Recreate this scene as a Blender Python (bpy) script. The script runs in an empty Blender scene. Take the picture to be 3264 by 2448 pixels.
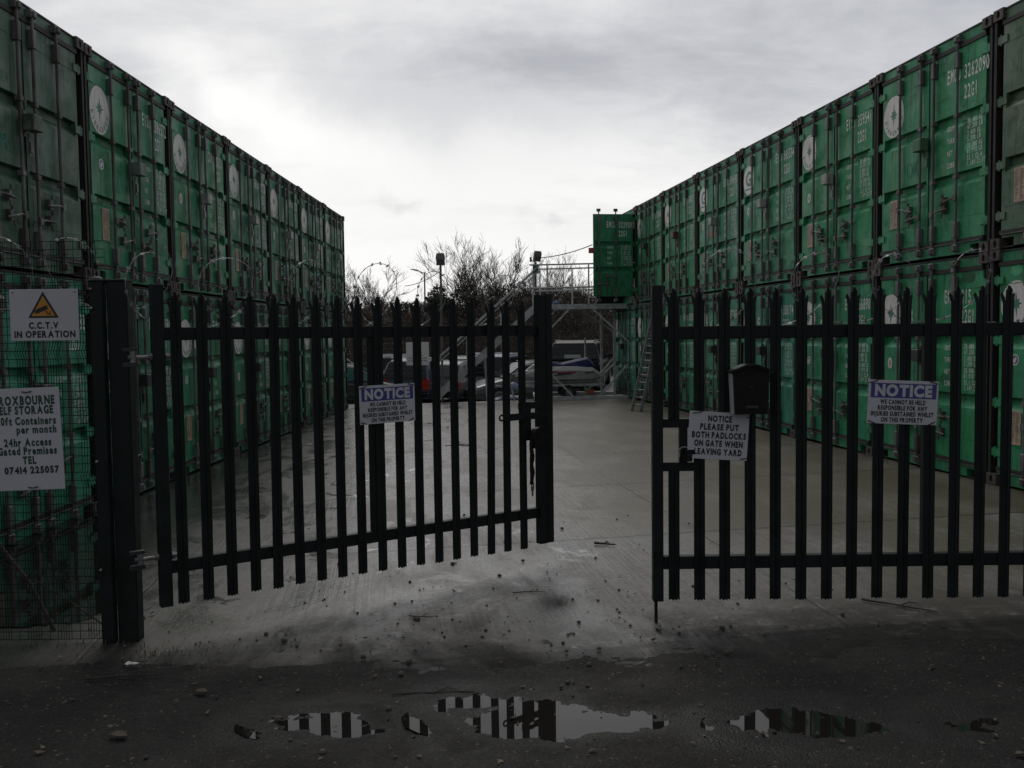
import bpy, math, random
import numpy as np
from mathutils import Vector, Matrix
R = math.radians
PI = math.pi
random.seed(7)
sc = bpy.context.scene
col = sc.collection

# ------------------------------------------------------------------ camera
CZ, FPX, PITCH, ROLL = 1.8, 2941.87, .0545, -.0125
cam = bpy.data.cameras.new('camera')
cam.sensor_width = 36.0
cam.lens = 36.0 * FPX / 3264.0
cam.clip_start = .05
cam.clip_end = 3000
camo = bpy.data.objects.new('camera', cam)
camo.matrix_world = Matrix.Translation((0, 0, CZ)) @ Matrix.Rotation(PI / 2 - PITCH, 4, 'X') @ Matrix.Rotation(ROLL, 4, 'Z')
col.objects.link(camo)
sc.camera = camo

# ------------------------------------------------------------------ sky, sun, exposure
SUN_EL, SUN_AZ = R(50), R(-12)          # azimuth from +Y, positive towards +X
wd = bpy.data.worlds.new('World')
sc.world = wd
wd.use_nodes = True


class NG:
    """small helper round a node tree"""
    def __init__(s, tree):
        s.t = tree
        s.t.nodes.clear()

    def n(s, typ, **kw):
        nd = s.t.nodes.new(typ)
        for k, v in kw.items():
            if k in ('inp',):
                for a, b in v.items():
                    s.set(nd, a, b)
            else:
                setattr(nd, k, v)
        return nd

    def set(s, nd, a, b):
        sock = nd.inputs[a]
        if isinstance(b, bpy.types.NodeSocket):
            s.t.links.new(b, sock)
        elif isinstance(b, bpy.types.Node):
            s.t.links.new(b.outputs[0], sock)
        else:
            if sock.type == 'RGBA' and len(b) == 3:
                b = (*b, 1)
            sock.default_value = b

    def m(s, op, a, b=0.0, c=0.0, clamp=False):
        nd = s.n('ShaderNodeMath', operation=op, use_clamp=clamp)
        s.set(nd, 0, a)
        s.set(nd, 1, b)
        s.set(nd, 2, c)
        return nd.outputs[0]

    def noise(s, vec, scale, detail=4.0, rough=.55, dist=0.0):
        nd = s.n('ShaderNodeTexNoise')
        if vec is not None:
            s.set(nd, 'Vector', vec)
        s.set(nd, 'Scale', scale)
        s.set(nd, 'Detail', detail)
        s.set(nd, 'Roughness', rough)
        s.set(nd, 'Distortion', dist)
        return nd.outputs[0]

    def ramp(s, fac, a, b, lo=0.0, hi=1.0):
        nd = s.n('ShaderNodeMapRange', interpolation_type='SMOOTHSTEP')
        s.set(nd, 0, fac)
        s.set(nd, 1, a)
        s.set(nd, 2, b)
        s.set(nd, 3, lo)
        s.set(nd, 4, hi)
        return nd.outputs[0]

    def mix(s, f, a, b, blend='MIX'):
        nd = s.n('ShaderNodeMix', data_type='RGBA', blend_type=blend)
        s.set(nd, 0, f)
        s.set(nd, 6, a)
        s.set(nd, 7, b)
        return nd.outputs[2]

    def scale(s, vec, v):
        nd = s.n('ShaderNodeVectorMath', operation='MULTIPLY')
        s.set(nd, 0, vec)
        s.set(nd, 1, v)
        return nd.outputs[0]

    def add(s, vec, v):
        nd = s.n('ShaderNodeVectorMath', operation='ADD')
        s.set(nd, 0, vec)
        s.set(nd, 1, v)
        return nd.outputs[0]


def build_world():
    g = NG(wd.node_tree)
    out = g.n('ShaderNodeOutputWorld')
    bg = g.n('ShaderNodeBackground')
    g.set(out, 0, bg)
    tc = g.n('ShaderNodeTexCoord')
    d = tc.outputs['Generated']
    sep = g.n('ShaderNodeSeparateXYZ', inp={0: d})
    x, y, z = sep.outputs
    sky = g.n('ShaderNodeTexSky', sky_type='NISHITA', sun_disc=False, sun_elevation=SUN_EL, sun_rotation=SUN_AZ)
    sky.dust_density = 3.0
    zc = g.m('MAXIMUM', z, 0.0)
    # overcast deck: position on a flat cloud layer overhead
    zz = g.m('ADD', zc, .16)
    px = g.m('DIVIDE', x, zz)
    py = g.m('DIVIDE', y, zz)
    v = g.n('ShaderNodeCombineXYZ', inp={0: px, 1: py, 2: 3.7})
    n1 = g.noise(g.scale(v.outputs[0], (.62, .85, 1)), 1.0, 5, .5, .35)
    n2 = g.noise(g.scale(v.outputs[0], (2.2, 2.9, 1)), 1.0, 7, .62, .3)
    nn = g.m('ADD', g.m('MULTIPLY', n1, .62), g.m('MULTIPLY', n2, .38))
    lowband = g.ramp(zc, .08, .24)                     # near the horizon the deck is thin and bright
    thick = g.m('MULTIPLY', g.ramp(nn, .41, .60, -.5, .5), g.m('ADD', .15, g.m('MULTIPLY', lowband, .85)))
    # single cloud masses, given by bearing (tan azimuth) and height (tan elevation), edges torn by noise
    yy = g.m('MAXIMUM', y, .05)
    w1 = g.m('SUBTRACT', g.noise(d, 5.0, 5, .6), .5)
    w2 = g.m('SUBTRACT', g.noise(g.add(d, (3.1, 1.7, .4)), 9.0, 5, .6), .5)
    tx = g.m('ADD', g.m('DIVIDE', x, yy), g.m('MULTIPLY', w1, .24))
    tz = g.m('ADD', g.m('DIVIDE', z, yy), g.m('MULTIPLY', w2, .11))

    def mass(cx, cz, sx, sz, slope, amp):
        dx = g.m('SUBTRACT', tx, cx)
        dz = g.m('SUBTRACT', g.m('SUBTRACT', tz, cz), g.m('MULTIPLY', dx, slope))
        q = g.m('ADD', g.m('POWER', g.m('ABSOLUTE', g.m('DIVIDE', dx, sx)), 2.0), g.m('POWER', g.m('ABSOLUTE', g.m('DIVIDE', dz, sz)), 2.0))
        return g.m('MULTIPLY', g.m('POWER', 2.718, g.m('MULTIPLY', q, -1.0)), amp)
    tot = 0.0
    for a in ((-.08, .275, .26, .045, .12, .16), (.02, .235, .24, .035, .02, .11), (.24, .30, .24, .06, .05, .12), (-.25, .245, .10, .045, -.35, -.30), (-.36, .30, .12, .04, -.5, -.10),
              (-.118, .137, .026, .007, .0, .16), (.055, .118, .022, .006, .0, .14), (.30, .20, .12, .03, .25, -.12), (.0, .36, .5, .05, .0, -.05)):
        tot = g.m('ADD', tot, mass(*a))
    front_only = g.ramp(y, .25, .6)
    # luminance of the deck against elevation
    lum = g.ramp(zc, .05, .29, 1.0, .71)
    lum = g.m('MULTIPLY', lum, g.ramp(zc, .42, .95, 1.0, 1.15))
    dens = g.m('ADD', g.m('MULTIPLY', thick, .30), g.m('MULTIPLY', tot, front_only))
    lum = g.m('MULTIPLY', lum, g.m('SUBTRACT', 1.0, dens))
    lum = g.m('MINIMUM', lum, 1.02)
    # heavy cloud to the right; unseen sky behind the viewer dimmed to lower the light
    front = g.ramp(y, -.5, .75, .40, 1.0)
    right = g.ramp(x, .12, .62, 1.0, .74)
    lum = g.m('MULTIPLY', g.m('MULTIPLY', lum, front), right)
    cloud = g.mix(g.ramp(lum, .4, .95), (.945, .970, 1.045), (1.0, .996, .99))
    sc_ = g.n('ShaderNodeVectorMath', operation='SCALE')
    g.set(sc_, 0, cloud)
    g.set(sc_, 'Scale', lum)
    skys = g.n('ShaderNodeVectorMath', operation='SCALE')
    g.set(skys, 0, sky.outputs[0])
    g.set(skys, 'Scale', .08)
    fin = g.mix(.95, skys.outputs[0], sc_.outputs[0])
    g.set(bg, 0, fin)
    g.set(bg, 1, 1.0)


build_world()
sl = bpy.data.lights.new('sun', 'SUN')
sl.energy = .75
sl.angle = R(30)
sl.color = (1.0, .95, .88)
so = bpy.data.objects.new('sun', sl)
so.rotation_euler = Vector((-math.sin(SUN_AZ) * math.cos(SUN_EL), -math.cos(SUN_AZ) * math.cos(SUN_EL), -math.sin(SUN_EL))).to_track_quat('-Z', 'Y').to_euler()
col.objects.link(so)
vs = sc.view_settings
vs.view_transform = 'Standard'
vs.look = 'None'
vs.exposure = 0.0
vs.gamma = 1.0


# ------------------------------------------------------------------ helpers: geometry
def cam_ray(x, y):
    """direction through a photo pixel, scaled so that its Y part is 1"""
    a, b = x - 1632, y - 1224
    cr, sr = math.cos(ROLL), math.sin(ROLL)
    px, py = a * cr + b * sr, -a * sr + b * cr
    u, v = px / FPX, -py / FPX
    Y = math.cos(PITCH) + v * math.sin(PITCH)
    Z = -math.sin(PITCH) + v * math.cos(PITCH)
    return Vector((u / Y, 1.0, Z / Y))


def at(x, y, Y):
    r = cam_ray(x, y)
    return Vector((r.x * Y, Y, CZ + r.z * Y))


def gz(x, y):
    """height of the gently sloping yard"""
    if y > 26.5:
        return -.045 + .019 * (x - .34) - .004 * 16.2 - .35 * min(1, (y - 26.5) / 2.5)
    return -.045 + .019 * (x - .34) - .004 * (y - 10.3)


class MB:
    """collects shapes; build() links them as ONE mesh object"""
    def __init__(s):
        s.v, s.f, s.m = [], [], []

    def add(s, vs_, fs, mi=0):
        o = len(s.v)
        s.v += [tuple(p) for p in vs_]
        s.f += [tuple(i + o for i in f) for f in fs]
        s.m += [mi] * len(fs)
        return s

    def box(s, x0, x1, y0, y1, z0, z1, mi=0, M=None):
        p = [Vector(q) for q in ((x0, y0, z0), (x1, y0, z0), (x1, y1, z0), (x0, y1, z0), (x0, y0, z1), (x1, y0, z1), (x1, y1, z1), (x0, y1, z1))]
        if M is not None:
            p = [M @ q for q in p]
        return s.add(p, [(0, 3, 2, 1), (4, 5, 6, 7), (0, 1, 5, 4), (1, 2, 6, 5), (2, 3, 7, 6), (3, 0, 4, 7)], mi)

    def bbox(s, x0, x1, y0, y1, z0, z1, b=.004, mi=0):
        """box with its vertical and front edges chamfered"""
        P = []
        for (yy, i) in ((y0, b), (y0 + b, 0), (y1 - b, 0), (y1, b)):
            P += [(x0 + i, yy, z0 + i), (x1 - i, yy, z0 + i), (x1 - i, yy, z1 - i), (x0 + i, yy, z1 - i)]
        F = [(0, 1, 2, 3), (15, 14, 13, 12)]
        for k in range(3):
            for j in range(4):
                a, c = k * 4 + j, k * 4 + (j + 1) % 4
                F.append((a, a + 4, c + 4, c))
        return s.add(P, F, mi)

    def bar(s, a, b, w, h=None, mi=0, up=(0, 0, 1)):
        """rectangular bar from a to b"""
        h = h or w
        a, b = Vector(a), Vector(b)
        d = (b - a).normalized()
        u = Vector(up)
        if abs(d.dot(u)) > .98:
            u = Vector((0, 1, 0))
        sd = d.cross(u).normalized() * w / 2
        up_ = sd.cross(d).normalized() * h / 2
        p = [a - sd - up_, a + sd - up_, a + sd + up_, a - sd + up_, b - sd - up_, b + sd - up_, b + sd + up_, b - sd + up_]
        return s.add(p, [(0, 1, 2, 3), (7, 6, 5, 4), (0, 4, 5, 1), (1, 5, 6, 2), (2, 6, 7, 3), (3, 7, 4, 0)], mi)

    def tube(s, pts, r, n=6, mi=0, cap=True):
        pts = [Vector(p) for p in pts]
        rs = r if isinstance(r, (list, tuple)) else [r] * len(pts)
        V, F = [], []
        ref = Vector((.13, .31, .94)).normalized()
        for i, p in enumerate(pts):
            d = (pts[min(i + 1, len(pts) - 1)] - pts[max(i - 1, 0)])
            d = d.normalized() if d.length > 1e-9 else Vector((0, 0, 1))
            if abs(d.dot(ref)) > .97:
                rr = Vector((1, 0, 0))
            else:
                rr = ref
            a = d.cross(rr).normalized()
            b = d.cross(a)
            for k in range(n):
                t = 2 * PI * k / n
                V.append(p + (a * math.cos(t) + b * math.sin(t)) * rs[i])
        for i in range(len(pts) - 1):
            for k in range(n):
                k2 = (k + 1) % n
                F.append((i * n + k, i * n + k2, (i + 1) * n + k2, (i + 1) * n + k))
        if cap:
            F.append(tuple(range(n - 1, -1, -1)))
            F.append(tuple((len(pts) - 1) * n + k for k in range(n)))
        return s.add(V, F, mi)

    def prism(s, poly, M, t, mi=0):
        """2-D outline in the local xz plane, thickness t along +y, placed by M"""
        n = len(poly)
        V = [M @ Vector((p[0], 0, p[1])) for p in poly] + [M @ Vector((p[0], t, p[1])) for p in poly]
        F = [tuple(range(n)), tuple(range(2 * n - 1, n - 1, -1))]
        F += [(i, i + n, (i + 1) % n + n, (i + 1) % n) for i in range(n)]
        return s.add(V, F, mi)

    def flat(s, poly, y, mi=0):
        return s.add([(p[0], y, p[1]) for p in poly], [tuple(range(len(poly)))], mi)

    def loft(s, rings, mi=0, cap=True, closed=True):
        n = len(rings[0])
        V = [p for r in rings for p in r]
        F = []
        for i in range(len(rings) - 1):
            for k in range(n if closed else n - 1):
                k2 = (k + 1) % n
                F.append((i * n + k, i * n + k2, (i + 1) * n + k2, (i + 1) * n + k))
        if cap:
            F.append(tuple(range(n - 1, -1, -1)))
            F.append(tuple((len(rings) - 1) * n + k for k in range(n)))
        return s.add(V, F, mi)

    def quad_leaf(s, c, size, rnd, mi=0, flatz=False):
        a = Vector((rnd.gauss(0, 1), rnd.gauss(0, 1), rnd.gauss(0, .15 if flatz else 1))).normalized()
        b = Vector((rnd.gauss(0, 1), rnd.gauss(0, 1), rnd.gauss(0, .15 if flatz else 1)))
        b = (b - a * b.dot(a)).normalized()
        L, W = size, size * rnd.uniform(.4, .7)
        c = Vector(c)
        nrm = a.cross(b) * size * .12
        return s.add([c - a * L / 2, c + b * W / 2 + nrm, c + a * L / 2, c - b * W / 2 + nrm], [(0, 1, 2, 3)], mi)

    def mesh(s, name, mats, smooth=False):
        me = bpy.data.meshes.new(name)
        me.from_pydata(s.v, [], s.f)
        mats = mats if isinstance(mats, (list, tuple)) else [mats]
        for m in mats:
            me.materials.append(m)
        if len(mats) > 1:
            me.polygons.foreach_set('material_index', s.m)
        if smooth:
            me.polygons.foreach_set('use_smooth', [True] * len(s.f))
        me.update()
        return me

    def build(s, name, mats, parent=None, loc=(0, 0, 0), rot=(0, 0, 0), smooth=False, color=None):
        return place(name, s.mesh(name, mats, smooth), parent, loc, rot, color)


def place(name, me, parent=None, loc=(0, 0, 0), rot=(0, 0, 0), color=None):
    o = bpy.data.objects.new(name, me)
    col.objects.link(o)
    o.location = loc
    o.rotation_euler = rot
    if parent is not None:
        o.parent = parent
    if color is not None:
        o.color = (*color, 1)
    return o


def tag(o, label, cat, group=None, kind=None):
    o['label'] = label
    o['category'] = cat
    if group:
        o['group'] = group
    if kind:
        o['kind'] = kind
    return o


def thing(name, label, cat, loc=(0, 0, 0), rotz=0.0, group=None):
    o = bpy.data.objects.new(name, None)
    col.objects.link(o)
    o.location = loc
    o.rotation_euler = (0, 0, rotz)
    o.empty_display_size = .2
    return tag(o, label, cat, group)


def structure(o, label=None):
    o['kind'] = 'structure'
    if label:
        o['label'] = label
        o['category'] = o.name.split('.')[0]
    return o


# lettering: glyph outlines of the built-in font, cached, laid out by hand
GL = {}


def glyph(ch, bold):
    key = (ch, bold)
    if key not in GL:
        cu = bpy.data.curves.new('g', 'FONT')
        cu.body = ch
        cu.resolution_u = 3
        cu.offset = bold
        ob = bpy.data.objects.new('g', cu)
        col.objects.link(ob)
        dg = bpy.context.evaluated_depsgraph_get()
        dg.update()
        me = ob.evaluated_get(dg).to_mesh()
        V = [(v.co.x, v.co.y) for v in me.vertices]
        F = [tuple(p.vertices) for p in me.polygons]
        ob.evaluated_get(dg).to_mesh_clear()
        bpy.data.objects.remove(ob)
        bpy.data.curves.remove(cu)
        x0 = min(p[0] for p in V)
        x1 = max(p[0] for p in V)
        GL[key] = ([(p[0] - x0, p[1]) for p in V], F, x1 - x0)
    return GL[key]


CAP = None


def text(mb, s, cx, cz, w, h, y=0.0, bold=0.0, mi=0, mono=0.0, align='c', tf=None, gap=.11):
    """adds the word(s) s to mb: cap height h, total width w (0 = natural, narrowed by mono), centred at cx"""
    global CAP
    if CAP is None:
        CAP = max(p[1] for p in glyph('H', 0.0)[0])
    x = 0.0
    items = []
    for ch in s:
        if ch == ' ':
            x += .34 if not mono else mono
            continue
        V, F, gw = glyph(ch, bold)
        if mono:
            k = min(1.0, mono * .8 / gw)
            items.append((V, F, x + (mono - gw * k) / 2, k))
            x += mono
        else:
            items.append((V, F, x, 1.0))
            x += gw + gap
    tot = x - (0 if mono else gap)
    sz = h / CAP
    sx = w / tot if w else sz
    off = cx - (tot * sx / 2 if align == 'c' else 0)
    for V, F, ox, k in items:
        P = []
        for (a, b) in V:
            q = (off + (ox + a * k) * sx, y, cz + b * sz)
            P.append(tf(q) if tf else q)
        mb.add(P, F, mi)
    return tot * sx


# ------------------------------------------------------------------ helpers: materials
MATS = {}


def material(name, c1, c2=None, scale=6.0, rough=.6, rough2=None, metal=0.0, bump=0.0, bscale=40.0, spec=.5, stretch=(1, 1, 1), thresh=(.35, .65)):
    m = bpy.data.materials.new(name)
    m.use_nodes = True
    g = NG(m.node_tree)
    out = g.n('ShaderNodeOutputMaterial')
    b = g.n('ShaderNodeBsdfPrincipled')
    g.set(out, 0, b)
    tc = g.n('ShaderNodeTexCoord').outputs['Object']
    oi = g.n('ShaderNodeObjectInfo')
    vec = g.add(g.scale(tc, stretch), g.n('ShaderNodeCombineXYZ', inp={0: g.m('MULTIPLY', oi.outputs['Random'], 37.0), 1: g.m('MULTIPLY', oi.outputs['Random'], 11.0)}).outputs[0])
    nz = g.noise(vec, scale, 5, .6)
    f = g.ramp(nz, *thresh)
    g.set(b, 'Base Color', g.mix(f, c1, c2 or tuple(x * .8 for x in c1)))
    g.set(b, 'Metallic', metal)
    g.set(b, 'Specular IOR Level', spec)
    g.set(b, 'Roughness', g.ramp(nz, .3, .7, rough, rough2 if rough2 is not None else rough))
    if bump:
        bp = g.n('ShaderNodeBump')
        g.set(bp, 'Strength', bump)
        g.set(bp, 'Distance', .01)
        g.set(bp, 'Height', g.noise(vec, bscale, 4, .6))
        g.set(b, 'Normal', bp.outputs[0])
    MATS[name] = m
    return m


def paint_material():
    """weathered container paint: the object's own colour, chalked patches, runs of dirt, rust spots"""
    m = bpy.data.materials.new('container_paint')
    m.use_nodes = True
    g = NG(m.node_tree)
    out = g.n('ShaderNodeOutputMaterial')
    b = g.n('ShaderNodeBsdfPrincipled')
    g.set(out, 0, b)
    tc = g.n('ShaderNodeTexCoord').outputs['Object']
    oi = g.n('ShaderNodeObjectInfo')
    rnd = g.n('ShaderNodeCombineXYZ', inp={0: g.m('MULTIPLY', oi.outputs['Random'], 53.0), 1: g.m('MULTIPLY', oi.outputs['Random'], 17.0), 2: g.m('MULTIPLY', oi.outputs['Random'], 29.0)}).outputs[0]
    v = g.add(tc, rnd)
    base = oi.outputs['Color']
    chalk = g.mix(1.0, base, (1.7, 1.28, 1.45), 'MULTIPLY')
    c = g.mix(g.ramp(g.noise(v, 2.4, 6, .7, .4), .44, .66, 0, .9), base, chalk)
    deep = g.mix(1.0, base, (.42, .60, .48), 'MULTIPLY')
    c = g.mix(g.ramp(g.noise(v, 5.0, 6, .72, .7), .48, .64, 0, .85), c, deep)
    runs = g.noise(g.scale(v, (26, 26, 1.3)), 1.0, 4, .6)
    c = g.mix(g.ramp(runs, .52, .68, 0, .6), c, (.016, .03, .018))
    rust = g.noise(v, 13, 5, .75)
    c = g.mix(g.ramp(rust, .635, .70, 0, .85), c, (.05, .028, .017))
    g.set(b, 'Base Color', c)
    g.set(b, 'Roughness', g.ramp(g.noise(v, 3.1, 4), .3, .7, .42, .68))
    g.set(b, 'Specular IOR Level', .35)
    bp = g.n('ShaderNodeBump')
    g.set(bp, 'Strength', .35)
    g.set(bp, 'Distance', .02)
    g.set(bp, 'Height', g.m('ADD', g.noise(v, 2.6, 2, .4), g.m('MULTIPLY', g.noise(v, 60, 3), .04)))
    g.set(b, 'Normal', bp.outputs[0])
    return m


def concrete_material():
    m = bpy.data.materials.new('yard_concrete')
    m.use_nodes = True
    g = NG(m.node_tree)
    out = g.n('ShaderNodeOutputMaterial')
    b = g.n('ShaderNodeBsdfPrincipled')
    g.set(out, 0, b)
    tc = g.n('ShaderNodeTexCoord').outputs['Object']
    sep = g.n('ShaderNodeSeparateXYZ', inp={0: tc})
    x, y, z = sep.outputs
    # u runs up the yard, w across it
    u = g.m('ADD', g.m('MULTIPLY', x, -.132), g.m('MULTIPLY', y, .991))
    w = g.m('ADD', g.m('MULTIPLY', x, .991), g.m('MULTIPLY', y, .132))
    uw = g.n('ShaderNodeCombineXYZ', inp={0: w, 1: u, 2: 0.0}).outputs[0]
    big = g.noise(tc, .55, 4, .55)
    mid = g.noise(tc, 2.6, 6, .65, .4)
    fine = g.noise(tc, 34, 5, .7)
    grain = g.noise(tc, 170, 2, .6)
    c = g.mix(g.ramp(big, .33, .68), (.160, .157, .152), (.222, .217, .209))
    c = g.mix(g.ramp(mid, .40, .70, 0, .6), c, (.125, .119, .111))
    c = g.mix(g.ramp(fine, .48, .66, 0, .7), c, (.046, .043, .039))
    c = g.mix(g.ramp(g.noise(tc, 80, 4, .7), .50, .68, 0, .55), c, (.040, .037, .033))
    c = g.mix(g.ramp(grain, .60, .80, 0, .5), c, (.20, .185, .165))
    c = g.mix(g.ramp(g.noise(tc, 8.5, 7, .78, .5), .51, .61, 0, .62), c, (.058, .054, .049))
    c = g.mix(g.ramp(g.noise(g.add(tc, (7.0, 3.0, 0)), 13, 6, .8), .60, .66, 0, .6), c, (.26, .25, .235))
    vs_ = g.n('ShaderNodeTexVoronoi', feature='F1')
    g.set(vs_, 'Vector', g.add(tc, g.scale(g.n('ShaderNodeCombineXYZ', inp={0: fine, 1: fine}).outputs[0], (.05, .05, 0))))
    g.set(vs_, 'Scale', 5.5)
    sw = g.n('ShaderNodeTexWhiteNoise')
    g.set(sw, 0, vs_.outputs['Color'])
    spot = g.m('MULTIPLY', g.ramp(vs_.outputs['Distance'], .03, .13, 1, 0), g.ramp(sw.outputs[0], .45, .85))
    c = g.mix(g.m('MULTIPLY', spot, .8), c, (.030, .027, .024))
    # the bays beyond the first joint are a browner mix
    brown = g.m('MULTIPLY', g.ramp(u, 7.97, 8.02), g.ramp(w, .6, 2.2))
    c = g.mix(g.m('MULTIPLY', brown, .55), c, (.108, .088, .052))
    # slabs differ slightly: one colour per bay
    bay = g.n('ShaderNodeTexWhiteNoise', noise_dimensions='2D')
    g.set(bay, 'Vector', g.n('ShaderNodeCombineXYZ', inp={0: g.m('FLOOR', g.m('DIVIDE', g.m('SUBTRACT', u, 7.99), 2.85)), 1: g.m('FLOOR', g.m('DIVIDE', g.m('SUBTRACT', w, 2.75), 4.6))}).outputs[0])
    c = g.mix(g.m('MULTIPLY', bay.outputs[0], .45), c, (.105, .095, .080))
    # brown-green algae over the side of the yard that is never driven on
    alg = g.m('MULTIPLY', g.ramp(w, 1.7, 4.0), g.ramp(g.noise(g.scale(uw, (1.0, .5, 1)), 1.3, 5, .6), .28, .58))
    c = g.mix(g.m('MULTIPLY', alg, .85), c, (.052, .045, .022))
    leftdark = g.m('MULTIPLY', g.ramp(w, -.2, -2.0), g.ramp(g.noise(g.scale(uw, (1.0, .5, 1)), 1.1, 5, .6), .18, .52))  # wet left side, with the dimness there also painted into the colour
    c = g.mix(g.m('MULTIPLY', leftdark, .88), c, (.030, .029, .025))
    # joints between the bays
    fu = g.m('FRACT', g.m('ADD', g.m('DIVIDE', g.m('SUBTRACT', g.m('ADD', u, g.m('MULTIPLY', g.m('SUBTRACT', g.noise(tc, 5, 3), .5), .02)), 7.99), 2.85), .5))
    j1 = g.ramp(g.m('ABSOLUTE', g.m('SUBTRACT', fu, .5)), .0045, .0105, 1, 0)
    fw = g.m('FRACT', g.m('ADD', g.m('DIVIDE', g.m('SUBTRACT', g.m('ADD', w, g.m('MULTIPLY', g.m('SUBTRACT', g.noise(tc, 5, 3), .5), .03)), 2.75), 4.6), .5))
    j2 = g.ramp(g.m('ABSOLUTE', g.m('SUBTRACT', fw, .5)), .0012, .0036, 1, 0)
    j2 = g.m('MULTIPLY', j2, g.ramp(g.noise(tc, .55, 3, .6), .44, .56))
    jw = g.m('MAXIMUM', g.ramp(g.m('ABSOLUTE', g.m('SUBTRACT', fu, .5)), .0, .035, 1, 0), g.ramp(g.m('ABSOLUTE', g.m('SUBTRACT', fw, .5)), .0, .022, 1, 0))
    c = g.mix(g.m('MULTIPLY', jw, g.ramp(mid, .42, .62, 0, .75)), c, (.045, .040, .034))
    joint = g.m('MAXIMUM', j1, j2)
    c = g.mix(g.m('MULTIPLY', joint, .93), c, (.014, .012, .010))
    br = g.noise(g.scale(uw, (30, .7, 1)), 1.0, 4, .6, .12)
    brm = g.ramp(g.noise(tc, .8, 4, .6), .40, .56)
    c = g.mix(g.m('MULTIPLY', g.m('MULTIPLY', g.ramp(br, .47, .60), brm), .55), c, (.055, .051, .046))
    # silt trodden in from the lane
    edge = g.m('ADD', g.m('SUBTRACT', y, g.ramp(w, 1.2, 3.2, 0, .45)), g.m('MULTIPLY', g.m('SUBTRACT', g.noise(tc, 1.7, 5, .6), .5), 1.3))
    dryleft = g.m('SUBTRACT', 1.0, g.ramp(w, -1.7, -2.6))
    mud = g.m('MULTIPLY', dryleft, g.m('MULTIPLY', g.ramp(edge, 5.0, 6.35, 1, 0), g.ramp(g.noise(tc, 7, 6, .75), .22, .52)))
    c = g.mix(g.m('MULTIPLY', mud, .95), c, (.020, .018, .0165))
    edge2 = g.m('ADD', y, g.m('MULTIPLY', g.m('SUBTRACT', g.noise(tc, 2.9, 6, .7), .5), .7))
    silt = g.ramp(edge2, 5.02, 5.55, 1, 0)
    c = g.mix(g.m('MULTIPLY', silt, .9), c, (.014, .0128, .012))
    # oily patch by the gate gap
    dx = g.m('SUBTRACT', x, .27)
    dy = g.m('MULTIPLY', g.m('SUBTRACT', y, 6.2), .55)
    rr = g.m('SQRT', g.m('ADD', g.m('MULTIPLY', dx, dx), g.m('MULTIPLY', dy, dy)))
    oil = g.ramp(g.m('ADD', rr, g.m('MULTIPLY', g.m('SUBTRACT', fine, .5), .35)), .02, .20, 1, 0)
    c = g.mix(g.m('MULTIPLY', oil, .95), c, (.022, .020, .019))
    g.set(b, 'Base Color', c)
    wet = g.noise(g.scale(uw, (1.0, .45, 1)), 1.3, 6, .68, .5)
    wetm = g.ramp(wet, .36, .66)
    dryside = g.ramp(w, 1.3, 3.2)
    wetm = g.m('MULTIPLY', wetm, g.m('SUBTRACT', 1.0, g.m('MULTIPLY', dryside, .75)))
    leftwet = g.ramp(w, -1.5, -2.7)
    wetm = g.m('MAXIMUM', wetm, g.m('MULTIPLY', leftwet, .95))
    pools = g.m('MULTIPLY', g.ramp(g.noise(g.scale(uw, (1.0, .8, 1)), 2.1, 5, .6, .8), .605, .63), g.ramp(w, 2.4, 1.4))
    rgh = g.ramp(wetm, 0, 1, .52, .21)
    rgh = g.m('SUBTRACT', rgh, g.m('MULTIPLY', leftwet, .17))
    rgh = g.m('SUBTRACT', rgh, g.m('MULTIPLY', pools, .24))
    rgh = g.m('ADD', rgh, g.m('MULTIPLY', g.m('SUBTRACT', fine, .5), .25))
    rgh = g.m('ADD', rgh, g.m('MULTIPLY', g.m('MAXIMUM', oil, g.m('MAXIMUM', mud, silt)), .25))
    g.set(b, 'Roughness', g.m('MAXIMUM', rgh, .06))
    spc = g.m('MULTIPLY', g.ramp(wetm, 0, 1, .36, .72), g.m('SUBTRACT', 1.0, g.m('MULTIPLY', g.m('MAXIMUM', oil, g.m('MAXIMUM', silt, g.m('MULTIPLY', mud, .6))), .75)))
    g.set(b, 'Specular IOR Level', spc)
    # broom finish: fine ridges running up the yard
    hgt = g.m('ADD', g.m('MULTIPLY', g.m('MULTIPLY', br, brm), -1.7), g.m('ADD', g.m('MULTIPLY', fine, .8), g.m('MULTIPLY', grain, .35)))
    hgt = g.m('SUBTRACT', hgt, g.m('MULTIPLY', joint, .8))
    bp = g.n('ShaderNodeBump')
    g.set(bp, 'Strength', g.m('SUBTRACT', .55, g.m('MAXIMUM', g.m('MULTIPLY', pools, .5), g.m('MULTIPLY', leftwet, .42))))
    g.set(bp, 'Distance', .006)
    g.set(bp, 'Height', hgt)
    g.set(b, 'Normal', bp.outputs[0])
    return m


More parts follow.
